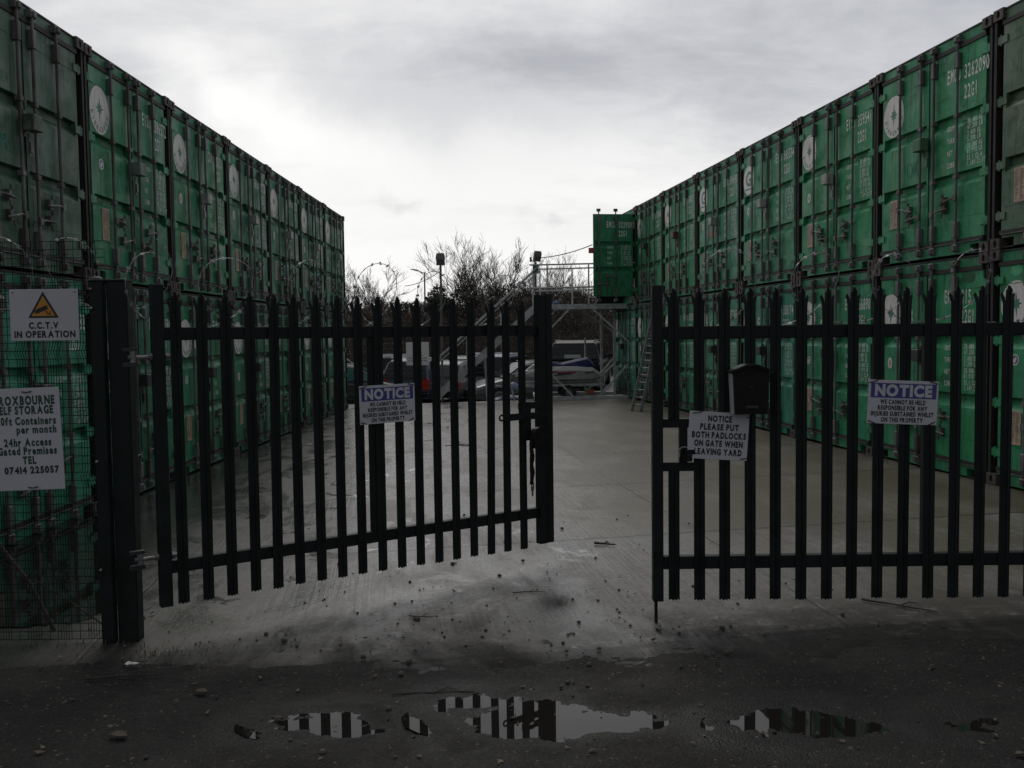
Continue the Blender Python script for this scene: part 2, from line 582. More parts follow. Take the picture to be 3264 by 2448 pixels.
def asphalt_material():
    m = bpy.data.materials.new('lane_asphalt')
    m.use_nodes = True
    g = NG(m.node_tree)
    out = g.n('ShaderNodeOutputMaterial')
    b = g.n('ShaderNodeBsdfPrincipled')
    g.set(out, 0, b)
    tc = g.n('ShaderNodeTexCoord').outputs['Object']
    big = g.noise(tc, 1.1, 5, .6)
    c = g.mix(g.ramp(big, .35, .68), (.0090, .0082, .0078), (.0170, .0157, .0146))
    vo = g.n('ShaderNodeTexVoronoi', feature='F1')
    g.set(vo, 'Vector', tc)
    g.set(vo, 'Scale', 95)
    wn = g.n('ShaderNodeTexWhiteNoise')
    g.set(wn, 0, vo.outputs['Color'])
    c = g.mix(g.ramp(wn.outputs[0], .55, 1.0, 0, .4), c, (.050, .045, .041))
    c = g.mix(g.ramp(wn.outputs[0], .988, .995, 0, .8), c, (.14, .115, .08))
    c = g.mix(g.ramp(g.noise(tc, 22, 5, .7), .55, .75, 0, .6), c, (.013, .012, .012))
    dampa = g.n('ShaderNodeAttribute', attribute_name='damp')
    damp = g.m('MULTIPLY', dampa.outputs['Fac'], g.ramp(g.noise(tc, 30, 5, .7), .3, .55, .45, 1.0))
    c = g.mix(g.m('MULTIPLY', damp, .75), c, (.0055, .0052, .005))
    g.set(b, 'Base Color', c)
    g.set(b, 'Roughness', g.m('SUBTRACT', g.ramp(g.noise(tc, 2.3, 4), .3, .7, .60, .80), g.m('MULTIPLY', damp, .20)))
    g.set(b, 'Specular IOR Level', g.m('ADD', .16, g.m('MULTIPLY', damp, .06)))
    bp = g.n('ShaderNodeBump')
    g.set(bp, 'Strength', .6)
    g.set(bp, 'Distance', .006)
    g.set(bp, 'Height', g.m('ADD', g.m('MULTIPLY', vo.outputs['Distance'], -1.2), g.noise(tc, 40, 4, .7)))
    g.set(b, 'Normal', bp.outputs[0])
    return m


def water_material():
    m = bpy.data.materials.new('puddle_water')
    m.use_nodes = True
    g = NG(m.node_tree)
    out = g.n('ShaderNodeOutputMaterial')
    b = g.n('ShaderNodeBsdfPrincipled')
    g.set(out, 0, b)
    g.set(b, 'Base Color', (.012, .011, .010))
    g.set(b, 'Roughness', .015)
    g.set(b, 'IOR', 1.33)
    g.set(b, 'Specular IOR Level', .5)
    return m


M_PAINT = paint_material()
M_CONC = concrete_material()
M_ASPH = asphalt_material()
M_WATER = water_material()
M_FRAME = material('frame_dark', (.012, .013, .012), (.022, .018, .015), 5, .65, .8, bump=.2)
M_RUST = material('casting_rusty', (.105, .090, .084), (.060, .046, .040), 9, .7, .85, bump=.4)
M_ROD = material('rod_galvanised', (.150, .145, .152), (.070, .058, .052), 7, .5, .75, stretch=(1, 1, .25), bump=.2)
M_BLACK = material('black_void', (.004, .004, .004), (.006, .005, .005), 5, .9)
M_RUBBER = material('door_rubber', (.014, .013, .013), (.026, .020, .017), 8, .7)
M_LETTER = material('lettering_white', (.72, .74, .69), (.45, .52, .46), 14, .6, thresh=(.42, .72))
M_LETTER2 = material('lettering_pale_green', (.12, .24, .155), (.09, .18, .11), 14, .6, thresh=(.42, .72))
M_DISC = material('emblem_white', (.74, .71, .68), (.58, .55, .52), 5, .55, thresh=(.4, .75))
M_STAR = material('emblem_green', (.05, .22, .12), (.05, .20, .14), 6, .55)
M_PLATE = material('data_plate', (.50, .38, .27), (.32, .24, .17), 9, .6)
M_PLATE_TXT = material('data_plate_print', (.12, .09, .065), (.16, .12, .09), 30, .7)
M_BOX = material('lock_box_grey', (.17, .21, .18), (.11, .14, .12), 8, .55)
M_STICK = material('sticker_violet', (.16, .15, .28), (.12, .11, .22), 20, .5)
M_STICKR = material('sticker_red', (.34, .07, .05), (.25, .06, .05), 20, .5)
M_CHALK = material('chalk_scrawl', (.06, .26, .20), (.04, .20, .14), 30, .9)
M_GATE = material('gate_paint', (.0060, .0095, .0090), (.0105, .0150, .0145), 7, .45, .65, spec=.22, bump=.15, bscale=70)
M_GATE_W = material('worn_gate_paint', (.016, .024, .023), (.03, .034, .033), 9, .4, .6, spec=.4)
M_STEEL = material('bright_steel', (.30, .30, .30), (.17, .16, .155), 12, .38, .55, metal=.9)
M_WIRE = material('razor_wire', (.44, .45, .46), (.26, .25, .24), 9, .42, .6, metal=.35)
M_MESH = material('mesh_green', (.003, .014, .009), (.004, .010, .007), 9, .7, spec=.08)
M_SIGN = material('sign_white', (.50, .50, .53), (.44, .43, .45), 2.2, .5, thresh=(.3, .75))
M_SIGN_LIT = material('sign_white_lit', (.78, .77, .76), (.72, .71, .70), 2.2, .45)  # brighter copy of the sign white, the far sign's stronger light put into its colour
M_SIGNB = material('sign_blue', (.045, .05, .22), (.038, .042, .19), 4, .5)
M_SIGNY = material('sign_yellow', (.50, .235, .018), (.44, .20, .016), 4, .5)
M_PRINT = material('print_black', (.010, .010, .011), (.014, .014, .015), 8, .6)
M_PRINTG = material('print_dark_green', (.006, .055, .030), (.007, .045, .025), 8, .6)
M_PRINTR = material('print_red', (.40, .03, .03), (.33, .035, .03), 8, .6)
M_TIE = material('cable_tie', (.008, .008, .009), (.010, .010, .010), 8, .5)
M_GALV = material('galvanised', (.50, .51, .51), (.36, .365, .36), 5, .45, .65, metal=.25)
M_ALU = material('aluminium', (.22, .22, .215), (.15, .15, .145), 7, .45, .6, metal=.5)
M_DARKP = material('dark_plastic', (.006, .006, .0065), (.010, .0095, .0095), 6, .55, spec=.2)
M_BARK = material('bark', (.034, .028, .024), (.055, .047, .040), 5, .85)
M_TWIG = material('twig', (.045, .037, .032), (.070, .058, .050), 3, .85)
M_IVY = material('ivy_leaf', (.012, .020, .009), (.022, .033, .013), 2, .55)
M_BRAM = material('bramble', (.060, .046, .034), (.085, .066, .046), 1.5, .85)
M_BANK = material('bank_earth', (.028, .023, .018), (.045, .036, .027), 1.2, .9, bump=.5, bscale=8)
M_LEAF = material('dead_leaf', (.075, .043, .022), (.045, .030, .018), 30, .7)
M_LEAF2 = material('pale_leaf', (.13, .10, .06), (.09, .072, .045), 30, .7)
M_STONE = material('pebble', (.035, .032, .030), (.075, .068, .06), 14, .75)
M_STICKW = material('stick_bark', (.020, .015, .012), (.032, .025, .02), 12, .8)
M_PAPER = material('paper_scrap', (.62, .62, .60), (.48, .46, .44), 25, .6)
M_GRASS = material('grass_blade', (.030, .050, .015), (.05, .06, .022), 9, .6)
M_GROUND = material('far_earth', (.030, .028, .025), (.045, .041, .036), .5, .85, bump=.4)
M_LOT = material('car_park_tarmac', (.035, .034, .033), (.055, .053, .050), 1.5, .6)
M_TYRE = material('tyre', (.012, .012, .012), (.018, .018, .018), 12, .75)
M_GLASS = material('car_glass', (.010, .013, .014), (.010, .013, .013), 3, .08, spec=.25)
M_GLASST = material('teal_glass', (.03, .10, .105), (.04, .13, .13), 3, .08, spec=.7)
M_CHROME = material('chrome', (.55, .55, .56), (.45, .45, .46), 5, .15, metal=.9)
M_TAIL = material('tail_light', (.42, .015, .012), (.36, .02, .016), 14, .2)
M_LAMPC = material('lamp_lens', (.55, .55, .52), (.4, .4, .4), 14, .15)
M_NUMP = material('number_plate', (.50, .52, .50), (.40, .43, .41), 18, .4)
M_LAMPG = material('flood_glass', (.26, .27, .28), (.20, .205, .21), 8, .18)
M_LAMPH = material('flood_housing', (.085, .082, .085), (.120, .112, .112), 9, .55)


def car_paint(name, c, rough=.25):
    m = material(name, c, tuple(x * .85 for x in c), 1.5, rough, rough + .12, spec=.6)
    return m


# ------------------------------------------------------------------ the ground
_rs = np.random.RandomState(3)
_lat = _rs.rand(256, 256)


def vnoise(x, y):
    xi, yi = np.floor(x).astype(int), np.floor(y).astype(int)
    fx, fy = x - xi, y - yi
    fx, fy = fx * fx * (3 - 2 * fx), fy * fy * (3 - 2 * fy)
    g = lambda a, b: _lat[a % 256, b % 256]
    return (g(xi, yi) * (1 - fx) + g(xi + 1, yi) * fx) * (1 - fy) + (g(xi, yi + 1) * (1 - fx) + g(xi + 1, yi + 1) * fx) * fy - .5


def fbm(x, y, o=4):
    s, a = 0, 1.0
    for i in range(o):
        s = s + a * vnoise(x * 2 ** i + 17.3 * i, y * 2 ** i + 5.1 * i)
        a *= .5
    return s


def poly_sd(px, py, poly):
    """signed distance to a polygon, positive inside"""
    dmin = np.full(px.shape, 1e9)
    ins = np.zeros(px.shape, bool)
    n = len(poly)
    for i in range(n):
        ax, ay = poly[i]
        bx, by = poly[(i + 1) % n]
        ex, ey = bx - ax, by - ay
        t = np.clip(((px - ax) * ex + (py - ay) * ey) / (ex * ex + ey * ey + 1e-12), 0, 1)
        d = np.hypot(px - ax - t * ex, py - ay - t * ey)
        dmin = np.minimum(dmin, d)
        c = ((ay > py) != (by > py)) & (px < (bx - ax) * (py - ay) / (by - ay + 1e-12) + ax)
        ins ^= c
    return np.where(ins, dmin, -dmin)


def grid_mesh(name, xs, ys, zfun, mat, keep=None):
    X, Y = np.meshgrid(xs, ys)
    Z = zfun(X, Y)
    nx, ny = len(xs), len(ys)
    V = np.stack([X.ravel(), Y.ravel(), Z.ravel()], 1)
    idx = np.arange(nx * ny).reshape(ny, nx)
    F = np.stack([idx[:-1, :-1].ravel(), idx[:-1, 1:].ravel(), idx[1:, 1:].ravel(), idx[1:, :-1].ravel()], 1)
    if keep is not None:
        K = keep(X, Y).ravel()
        F = F[K[F].all(1)]
    me = bpy.data.meshes.new(name)
    me.from_pydata(V.tolist(), [], F.tolist())
    me.materials.append(mat)
    me.polygons.foreach_set('use_smooth', [True] * len(F))
    me.update()
    return place(name, me)


def plane_z(X, Y):
    return -.045 + .019 * (X - .34) - .004 * (Y - 10.3)


PUD = {
    'A': [(-1.22, 4.33), (-1.06, 4.38), (-.93, 4.40), (-.79, 4.37), (-.69, 4.29), (-.56, 4.22), (-.63, 4.17), (-.89, 4.18), (-1.03, 4.22)],
    'B': [(-.43, 4.51), (-.3, 4.57), (-.13, 4.54), (.17, 4.50), (.30, 4.39), (.42, 4.34), (.63, 4.31), (.72, 4.22), (.56, 4.15), (.39, 4.11), (.26, 4.06), (.13, 4.06), (-.12, 4.09), (-.25, 4.11), (-.20, 4.19), (-.27, 4.25), (-.17, 4.35), (-.06, 4.44), (-.24, 4.42), (-.42, 4.43)],
    'C': [(.96, 4.18), (1.14, 4.26), (1.32, 4.27), (1.48, 4.23), (1.60, 4.15), (1.67, 4.05), (1.66, 4.02), (1.49, 3.99), (1.32, 4.00), (1.17, 4.02), (.98, 4.09)],
    'D': [(1.95, 4.11), (2.09, 4.14), (2.20, 4.12), (2.20, 4.06), (2.06, 4.03), (1.93, 4.06)],
}
PW = {}
for k, p in PUD.items():
    cx = sum(q[0] for q in p) / len(p)
    cy = sum(q[1] for q in p) / len(p)
    PW[k] = float(plane_z(cx, cy)) + .002


def lane_z(X, Y):
    Z = plane_z(X, Y) + .006 + .010 * fbm(X * 1.3, Y * 1.3, 3)
    Z = Z - .012 * np.clip((Y - 4.75) / .5, 0, 1)
    for k, p in PUD.items():
        sd = poly_sd(X, Y, p) + .035 * fbm(X * 7 + 3, Y * 11, 3)
        wgt = np.clip((sd + .22) / .22, 0, 1)
        wgt = wgt * wgt * (3 - 2 * wgt)
        floor = PW[k] - np.clip(sd * .058, -.013, .009)
        Z = Z * (1 - wgt) + floor * wgt
    return Z + .0052 * fbm(X * 12, Y * 20, 4) + .0028 * vnoise(X * 60, Y * 60)


def lane_edge(X):
    return 5.16 + .05 * np.abs(X) + .22 * fbm(X * .9 + 4, X * 0 + 2.2, 4)


xs = np.arange(-3.6, 3.6, .018)
ys = np.arange(3.1, 5.75, .018)
lane = grid_mesh('road', xs, ys, lane_z, M_ASPH, keep=lambda X, Y: Y < lane_edge(X) + .03 * fbm(X * 9, Y * 9, 3))
_co = np.zeros(len(lane.data.vertices) * 3)
lane.data.vertices.foreach_get('co', _co)
_co = _co.reshape(-1, 3)
_dm = np.zeros(len(_co))
for k, p in PUD.items():
    sd = poly_sd(_co[:, 0], _co[:, 1], p)
    near = np.clip((sd + .30) / .12, 0, 1)
    hgt_ = np.clip(1 - (_co[:, 2] - PW[k]) / .011, 0, 1)
    _dm = np.maximum(_dm, near * hgt_ * hgt_ * (3 - 2 * hgt_))
_at = lane.data.attributes.new('damp', 'FLOAT', 'POINT')
_at.data.foreach_set('value', _dm.astype(np.float32))
structure(lane, 'dark wet tarmac lane with shallow puddles in front of the gates')
outer = grid_mesh('road_verge', np.array([-60, -20, -8, -3.55, 0, 3.55, 8, 20, 60.]), np.array([-40, -10, 0, 3.12, 4.0, 5.0, 5.6]),
                  lambda X, Y: plane_z(X, Y) - .016, M_ASPH)
structure(outer, 'dark tarmac lane on both sides of the puddles')
for k, p in PUD.items():
    x0, x1 = min(q[0] for q in p) - .12, max(q[0] for q in p) + .12
    y0, y1 = min(q[1] for q in p) - .09, max(q[1] for q in p) + .09
    b = MB()
    n = 20
    b.add([((x0 + x1) / 2 + (x1 - x0) / 2 * math.cos(2 * PI * i / n), (y0 + y1) / 2 + (y1 - y0) / 2 * math.sin(2 * PI * i / n), PW[k]) for i in range(n)], [tuple(range(n))])
    lab = {'A': 'narrow shallow puddle on the lane left of the gate gap', 'B': 'largest puddle on the lane, mirroring the open gate', 'C': 'dark puddle on the lane in front of the right gate', 'D': 'smallest dark puddle on the lane at the right'}[k]
    structure(b.build('puddle', M_WATER), lab)

yard = grid_mesh('yard', np.concatenate([np.arange(-7, 7.01, .25)]), np.concatenate([np.arange(4.7, 8.6, .1), np.arange(8.6, 26.6, .3), [26.5]]),
                 lambda X, Y: plane_z(X, Y) + .004 * fbm(X * .8, Y * .8, 2) - .004, M_CONC)
structure(yard, 'wet grey concrete yard between the two container rows')
rr = random.Random(6)
shore = [(-5.6, 6.05), (-3.4, 6.0), (-2.95, 6.08), (-2.78, 6.35), (-2.95, 6.9), (-3.3, 7.6), (-3.75, 8.5), (-4.15, 9.4), (-4.45, 10.0), (-5.6, 10.1)]
PP = []
for (ax_, ay_), (bx_, by_) in zip(shore, shore[1:] + shore[:1]):
    for k in range(7):
        f = k / 7
        w_ = .05 if ax_ > -5.5 else 0
        PP.append((ax_ + (bx_ - ax_) * f + rr.uniform(-w_, w_), ay_ + (by_ - ay_) * f + rr.uniform(-w_, w_), -.0935))
PP = PP[::1]
n = len(PP)
b = MB()
b.add(PP, [tuple(range(n))])
structure(b.build('puddle', M_WATER), 'standing water along the left containers behind the mesh fence')
lot = grid_mesh('car_park', np.linspace(-40, 40, 41), np.linspace(26.5, 70, 30),
                lambda X, Y: np.where(Y < 29, -.045 + .019 * np.clip(X, -8, 8) - .065 - .35 * np.clip((Y - 26.5) / 2.5, 0, 1), -.46 + .019 * np.clip(X, -8, 8)) - .012 + .36 * np.clip((X - .9) / .9, 0, 1) * np.clip((Y - 27.2) / 1.5, 0, 1), M_LOT)
structure(lot, 'dark tarmac car park beyond the far yard fence')
gnd = grid_mesh('ground', np.array([-900, -200, -60, -20, -7.0, 0, 7.0, 20, 60, 200, 900.]), np.array([-300, -60, -10, 0, 10, 26, 28, 30, 45, 80, 150, 400, 1500.]),
                lambda X, Y: np.where(Y > 27, -.75, -.30) + .012 * np.clip(X, -20, 20), M_GROUND)
structure(gnd, 'dark bare earth around the yard')


# ------------------------------------------------------------------ shipping containers
CW, CH, CD = 2.438, 2.591, 6.058
DW = 1.085            # width of one door leaf
DX = .130             # hinge line from the side of the container


def make_body():
    b = MB()
    z0, z1 = .16, CH - .03
    # corrugated side walls as a folded sheet
    for side in (0, 1):
        pts = []
        y = .16
        x_out, x_in = (.012, .048) if side == 0 else (CW - .012, CW - .048)
        while y < CD - .28:
            pts += [(x_out, y), (x_out, y + .072), (x_in, y + .14), (x_in, y + .21)]
            y += .278
        pts.append((x_out, CD - .05))
        V = [(p[0], p[1], z0) for p in pts] + [(p[0], p[1], z1) for p in pts]
        n = len(pts)
        b.add(V, [(i, i + 1, n + i + 1, n + i) for i in range(n - 1)])
    # roof sheet, floor, closed far end
    b.add([(.02, .05, CH - .012), (CW - .02, .05, CH - .012), (CW - .02, CD - .05, CH - .012), (.02, CD - .05, CH - .012)], [(0, 1, 2, 3)])
    b.add([(.05, .14, .17), (CW - .05, .14, .17), (CW - .05, CD - .05, .17), (.05, CD - .05, .17)], [(0, 1, 2, 3)], 1)
    b.add([(.05, CD - .06, .1), (CW - .05, CD - .06, .1), (CW - .05, CD - .06, CH - .05), (.05, CD - .06, CH - .05)], [(0, 1, 2, 3)])
    # bottom and top side rails, far posts
    for x0, x1 in ((.0, .06), (CW - .06, CW)):
        b.box(x0, x1, .18, CD - .18, .03, .16, 1)
        b.box(x0, x1, .18, CD - .18, CH - .07, CH - .005, 1)
        b.box(x0, x1, CD - .10, CD - .005, .118, CH - .118, 1)
    b.box(.06, CW - .06, CD - .1, CD - .01, .03, .15, 1)
    b.box(.06, CW - .06, CD - .1, CD - .01, CH - .1, CH - .01, 1)
    return b.mesh('body', [M_PAINT, M_FRAME])


def make_frame():
    b = MB()
    for s in (0, 1):
        X = (lambda a: a) if s == 0 else (lambda a: CW - a)

        def bx(x0, x1, *r):
            a, c = sorted((X(x0), X(x1)))
            b.box(a, c, *r)
        # J-shaped corner post: outer web, deep channel, inner lip
        bx(.003, .040, .012, .135, .118, CH - .118, 1)
        bx(.040, .112, .105, .135, .118, CH - .118, 1)
        bx(.040, .046, .010, .10, .118, CH - .118, 1)
        bx(.112, .124, .060, .135, .118, CH - .118, 1)
        # hinge lugs welded to the post
        for z in (.36, .91, 1.60, 2.26):
            bx(.046, .118, .022, .10, z - .045, z + .045, 0)
    # header with black roof lip, gasket strip below
    b.box(.162, CW - .162, .032, .13, CH - .125, CH - .022, 0)
    b.box(.162, CW - .162, .020, .14, CH - .020, CH - .002, 1)
    b.box(.124, CW - .124, .018, .12, CH - .176, CH - .127, 2)
    # sill in pieces round the two pockets beside the castings
    b.box(.36, CW - .36, .020, .12, .022, .158, 0)
    for x0, x1 in ((.163, .36), (CW - .36, CW - .163)):
        b.box(x0, x1, .020, .12, .118, .158, 0)
        b.box(x0, x1, .100, .125, .020, .117, 3)
        b.box(x0, x1, .020, .099, .010, .022, 1)
    b.box(.124, CW - .124, .014, .12, .160, .198, 2)
    b.box(.162, CW - .162, .0, .02, .150, .159, 4)
    # seal between the two leaves
    return b.mesh('frame', [M_PAINT, M_FRAME, M_RUBBER, M_BLACK, M_ROD])


def make_casting():
    """corner casting 162 x 178 x 118 mm with a real oval slot in its front"""
    b = MB()
    w, d, h = .162, .178, .118
    n = 16
    ov = [(w / 2 + .026 * math.cos(2 * PI * i / n), h / 2 + .042 * math.sin(2 * PI * i / n)) for i in range(n)]

    def onrect(i):
        a = 2 * PI * i / n
        cx, cy = math.cos(a), math.sin(a)
        k = min((w / 2) / abs(cx) if abs(cx) > 1e-6 else 9, (h / 2) / abs(cy) if abs(cy) > 1e-6 else 9)
        return (w / 2 + cx * k, h / 2 + cy * k)
    rc = [onrect(i) for i in range(n)]
    # snap ring points next to the corners onto them
    for c in ((0, 0), (w, 0), (w, h), (0, h)):
        j = min(range(n), key=lambda i: (rc[i][0] - c[0]) ** 2 + (rc[i][1] - c[1]) ** 2)
        rc[j] = c
    V = [(p[0], 0, p[1]) for p in rc] + [(p[0], 0, p[1]) for p in ov] + [(p[0], .03, p[1]) for p in ov]
    F = [(i, (i + 1) % n, n + (i + 1) % n, n + i) for i in range(n)] + [(n + i, n + (i + 1) % n, 2 * n + (i + 1) % n, 2 * n + i) for i in range(n)]
    b.add(V, F, 0)
    b.add([(p[0], .03, p[1]) for p in ov], [tuple(range(n))], 1)
    P = [(0, 0, 0), (w, 0, 0), (w, d, 0), (0, d, 0), (0, 0, h), (w, 0, h), (w, d, h), (0, d, h)]
    b.add(P, [(0, 3, 2, 1), (4, 5, 6, 7), (1, 2, 6, 5), (2, 3, 7, 6), (3, 0, 4, 7)], 0)
    return b.mesh('corner_casting', [M_RUST, M_BLACK])


ZD0, ZD1 = .200, CH - .178


def make_door(side):
    """leaf with two pressed horizontal troughs; origin on the hinge line, leaf towards +x (side 1) or -x (side -1)"""
    b = MB()
    w = DW
    cols_ = [0, .052, .060, w - .060, w - .052, w]
    rows = [(ZD0, 0), (.30, 0)]
    for zt in (.985, 1.675):
        rows += [(zt - .165, 0), (zt - .085, .066), (zt - .004, .066), (zt, 0)]
    rows += [(ZD1, 0)]
    V = []
    for (z, d) in rows:
        for i, x in enumerate(cols_):
            V.append((x * side, d if 2 <= i <= 3 else 0.0, z))
    nc = len(cols_)
    F = []
    for r in range(len(rows) - 1):
        for c in range(nc - 1):
            q = (r * nc + c, r * nc + c + 1, (r + 1) * nc + c + 1, (r + 1) * nc + c)
            F.append(q if side == 1 else q[::-1])
    b.add(V, F)
    x0, x1 = (0, w) if side == 1 else (-w, 0)
    # back and edges
    P = [(x0, 0, ZD0), (x1, 0, ZD0), (x1, .075, ZD0), (x0, .075, ZD0), (x0, 0, ZD1), (x1, 0, ZD1), (x1, .075, ZD1), (x0, .075, ZD1)]
    b.add(P, [(0, 3, 2, 1), (4, 5, 6, 7), (1, 2, 6, 5), (2, 3, 7, 6), (3, 0, 4, 7)])
    # weld seams near top and bottom, rolled edge, seal
    for z in (2.215, .455):
        a, c = sorted((.062 * side, (w - .062) * side))
        b.box(a, c, -.004, .002, z, z + .009)
    a, c = sorted((w * side, (w + .0035) * side))
    b.box(a, c, -.010, .045, ZD0, ZD1, 1)
    # hinge blades
    for z in (.36, .91, 1.60, 2.26):
        a, c = sorted((-.085 * side, .075 * side))
        b.box(a, c, -.016, -.001, z - .040, z + .040)
        b.tube([(-.030 * side, -.006, z - .06), (-.030 * side, -.006, z + .06)], .013, 8)
    return b.mesh('door', [M_PAINT, M_RUBBER])


def make_rod():
    b = MB()
    b.tube([(0, -.036, .085), (0, -.036, CH - .055)], .0165, 10)
    for z in (.93, 1.64):                                   # guides
        b.box(-.030, .030, -.060, -.001, z - .024, z + .024)
    for z0, z1 in ((.215, .40), (2.18, 2.36)):              # bearing brackets
        b.bbox(-.032, .032, -.062, -.001, z0, z1, .006)
    for z0, z1 in ((.055, .135), (CH - .115, CH - .040)):   # cams and keepers
        b.bbox(-.050, .050, -.058, .020, z0, z1, .008)
        b.box(-.022, .034, -.078, -.050, z0 + .01, z1 - .015)
    b.tube([(0, -.050, .07), (0, -.050, .12)], .026, 8)
    return b.mesh('locking_rod', M_ROD, False)


def make_handle(dirx):
    b = MB()
    b.tube([(0, -.052, 0), (dirx * .09, -.060, .006), (dirx * .20, -.066, -.006), (dirx * .31, -.050, -.016)], .011, 6)
    b.box(-.030, .030, -.066, -.040, -.035, .035)
    b.box(*sorted((dirx * .20, dirx * .26)), -.050, 0, -.045, .055)
    b.tube([(dirx * .23, -.058, .055), (dirx * .23, -.058, .095)], .017, 7)
    b.tube([(dirx * .21, -.052, -.045), (dirx * .21, -.058, -.100)], .013, 6)
    return b.mesh('handle', M_ROD)


def star_poly(r1, r2, n=8, tall=1.55):
    P = []
    for i in range(2 * n):
        a = PI / 2 + PI * i / n
        r = r1 if i % 2 == 0 else r2
        if i % 2 == 0 and (i // 2) % 4 == 0:
            r *= tall
        elif i % 2 == 0 and (i // 2) % 2 == 1:
            r *= .82
        P.append((r * math.cos(a), r * math.sin(a)))
    return P


def make_emblem_star():
    b = MB()
    n = 40
    RX, RZ = .245, .272
    b.flat([(RX * math.cos(2 * PI * i / n), RZ * math.sin(2 * PI * i / n)) for i in range(n)], 0)
    st = star_poly(.095, .045)
    N = len(st)
    b.add([(0, -.0015, .02)] + [(p[0], -.0015, p[1] + .02) for p in st], [(0, i + 1, (i + 1) % N + 1) for i in range(N)], 1)
    # the nine letters round the lower rim
    w = 'EVERGREEN'
    for i, ch in enumerate(w):
        a = R(-166) + R(152) * i / (len(w) - 1)
        rx, rz = RX * .80, RZ * .80
        px, pz = rx * math.cos(a), rz * math.sin(a)
        t = a + PI / 2

        def tf(q, px=px, pz=pz, t=t):
            return (px + q[0] * math.cos(t) - q[2] * math.sin(t), -.0015, pz + q[0] * math.sin(t) + q[2] * math.cos(t))
        text(b, ch, 0, -.026, .042, .056, 0, .012, 1, tf=tf)
    # meridian lines of the globe, faint
    for k in (-.55, 0.0, .55):
        pts = [(k * RX * math.cos(PI * j / 12 - PI / 2), RZ * .96 * math.sin(PI * j / 12 - PI / 2)) for j in range(13)]
        for p, q in zip(pts[:-1], pts[1:]):
            b.add([(p[0] - .0016, -.001, p[1]), (p[0] + .0016, -.001, p[1]), (q[0] + .0016, -.001, q[1]), (q[0] - .0016, -.001, q[1])], [(0, 1, 2, 3)], 2)
    return b.mesh('emblem', [M_DISC, M_STAR, M_PLATE])


def make_emblem_g():
    b = MB()
    n = 40
    RX, RZ = .245, .265
    b.flat([(RX * math.cos(2 * PI * i / n), RZ * math.sin(2 * PI * i / n)) for i in range(n)], 0)
    text(b, 'G', 0.0, -.10, .27, .25, -.0015, .03, 1)
    b.add([(-.19, -.0015, -.150), (.19, -.0015, -.150), (.17, -.0015, -.175), (-.17, -.0015, -.175)], [(0, 1, 2, 3)], 1)
    return b.mesh('emblem', [M_DISC, M_STAR])


def make_data_plate():
    b = MB()
    b.bbox(-.088, .088, -.006, 0, -.185, .185, .002)
    rr = random.Random(5)
    for i in range(15):
        z = .155 - i * .0215
        for x0 in (-.072, .006):
            b.box(x0, x0 + rr.uniform(.03, .062), -.0072, -.006, z - .0045, z + .0045, 1)
    return b.mesh('data_plate', [M_PLATE, M_PLATE_TXT])


def make_sticker():
    b = MB()
    n = 22
    b.flat([(.062 * math.cos(2 * PI * i / n), .062 * math.sin(2 * PI * i / n)) for i in range(n)], 0)
    b.flat([(.048 * math.cos(2 * PI * i / n), .048 * math.sin(2 * PI * i / n)) for i in range(n)], -.001, 1)
    b.add([(-.024, -.002, -.03), (.0, -.002, -.036), (.03, -.002, .012), (.012, -.002, .030), (-.010, -.002, .004), (-.028, -.002, .022)], [(0, 1, 2, 3), (0, 3, 4, 5)], 0)
    return b.mesh('sticker', [M_DISC, M_STICK])


def make_sticker_plain():
    b = MB()
    n = 22
    b.flat([(.055 * math.cos(2 * PI * i / n), .075 * math.sin(2 * PI * i / n)) for i in range(n)], 0)
    b.flat([(.030 * math.cos(2 * PI * i / n), .046 * math.sin(2 * PI * i / n)) for i in range(n)], -.001, 1)
    return b.mesh('sticker', [M_DISC, M_PLATE])


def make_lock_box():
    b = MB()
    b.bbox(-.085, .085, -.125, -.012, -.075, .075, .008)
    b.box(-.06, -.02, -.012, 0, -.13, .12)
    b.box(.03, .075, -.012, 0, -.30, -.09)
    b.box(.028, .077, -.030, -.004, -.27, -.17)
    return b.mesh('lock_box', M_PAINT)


ME = dict(body=make_body(), frame=make_frame(), cast=make_casting(), doorL=make_door(1), doorR=make_door(-1), rod=make_rod(),
          hl=make_handle(1), hr=make_handle(-1), star=make_emblem_star(), g=make_emblem_g(), plate=make_data_plate(),
          stk=make_sticker(), stk2=make_sticker_plain(), lock=make_lock_box())


def weights_mesh(b, faded, x_r2):
    """the block of weights stencilled on the right leaf, x measured from its hinge"""
    rows = ['30.480 KG', '67.200 LB', '2.400 KG', '5.290 LB', '28.080 KG', '61.910 LB', '33.1 CU.M', '1.169 CU.FT']
    for i, s in enumerate(rows):
        z = 1.515 - i * .0655 - (i // 2) * .010
        x = -.330
        text(b, s, x, z, .031 * len(s), .053, -.0025, .016, 0, mono=.62, align='l')
    for i, s in enumerate(('GROSS', 'TARE', 'NET', 'CUBE')):
        text(b, s, -.715, 1.49 - i * .143, .037 * len(s), .058, -.0025, .016, 0, mono=.62, align='l')


def make_lettering(parent, prefix, number, weights=True):
    if prefix or number:
        b = MB()
        if prefix:
            text(b, prefix, -.735, 2.055, .068 * len(prefix), .155, -.0025, .018, 0, mono=.62, align='l')
        if number:
            text(b, number, -.405, 2.045, .066 * len(number), .155, -.0025, .018, 0, mono=.62, align='l')
        b.build('container_number', M_LETTER, parent)
        b = MB()
        text(b, '22G1', -.405, 1.815, .066 * 4, .150, -.0025, .018, 0, mono=.62, align='l')
        b.build('size_code', M_LETTER, parent)
    if weights:
        b = MB()
        weights_mesh(b, False, 0)
        b.build('weight_table', M_LETTER, parent)


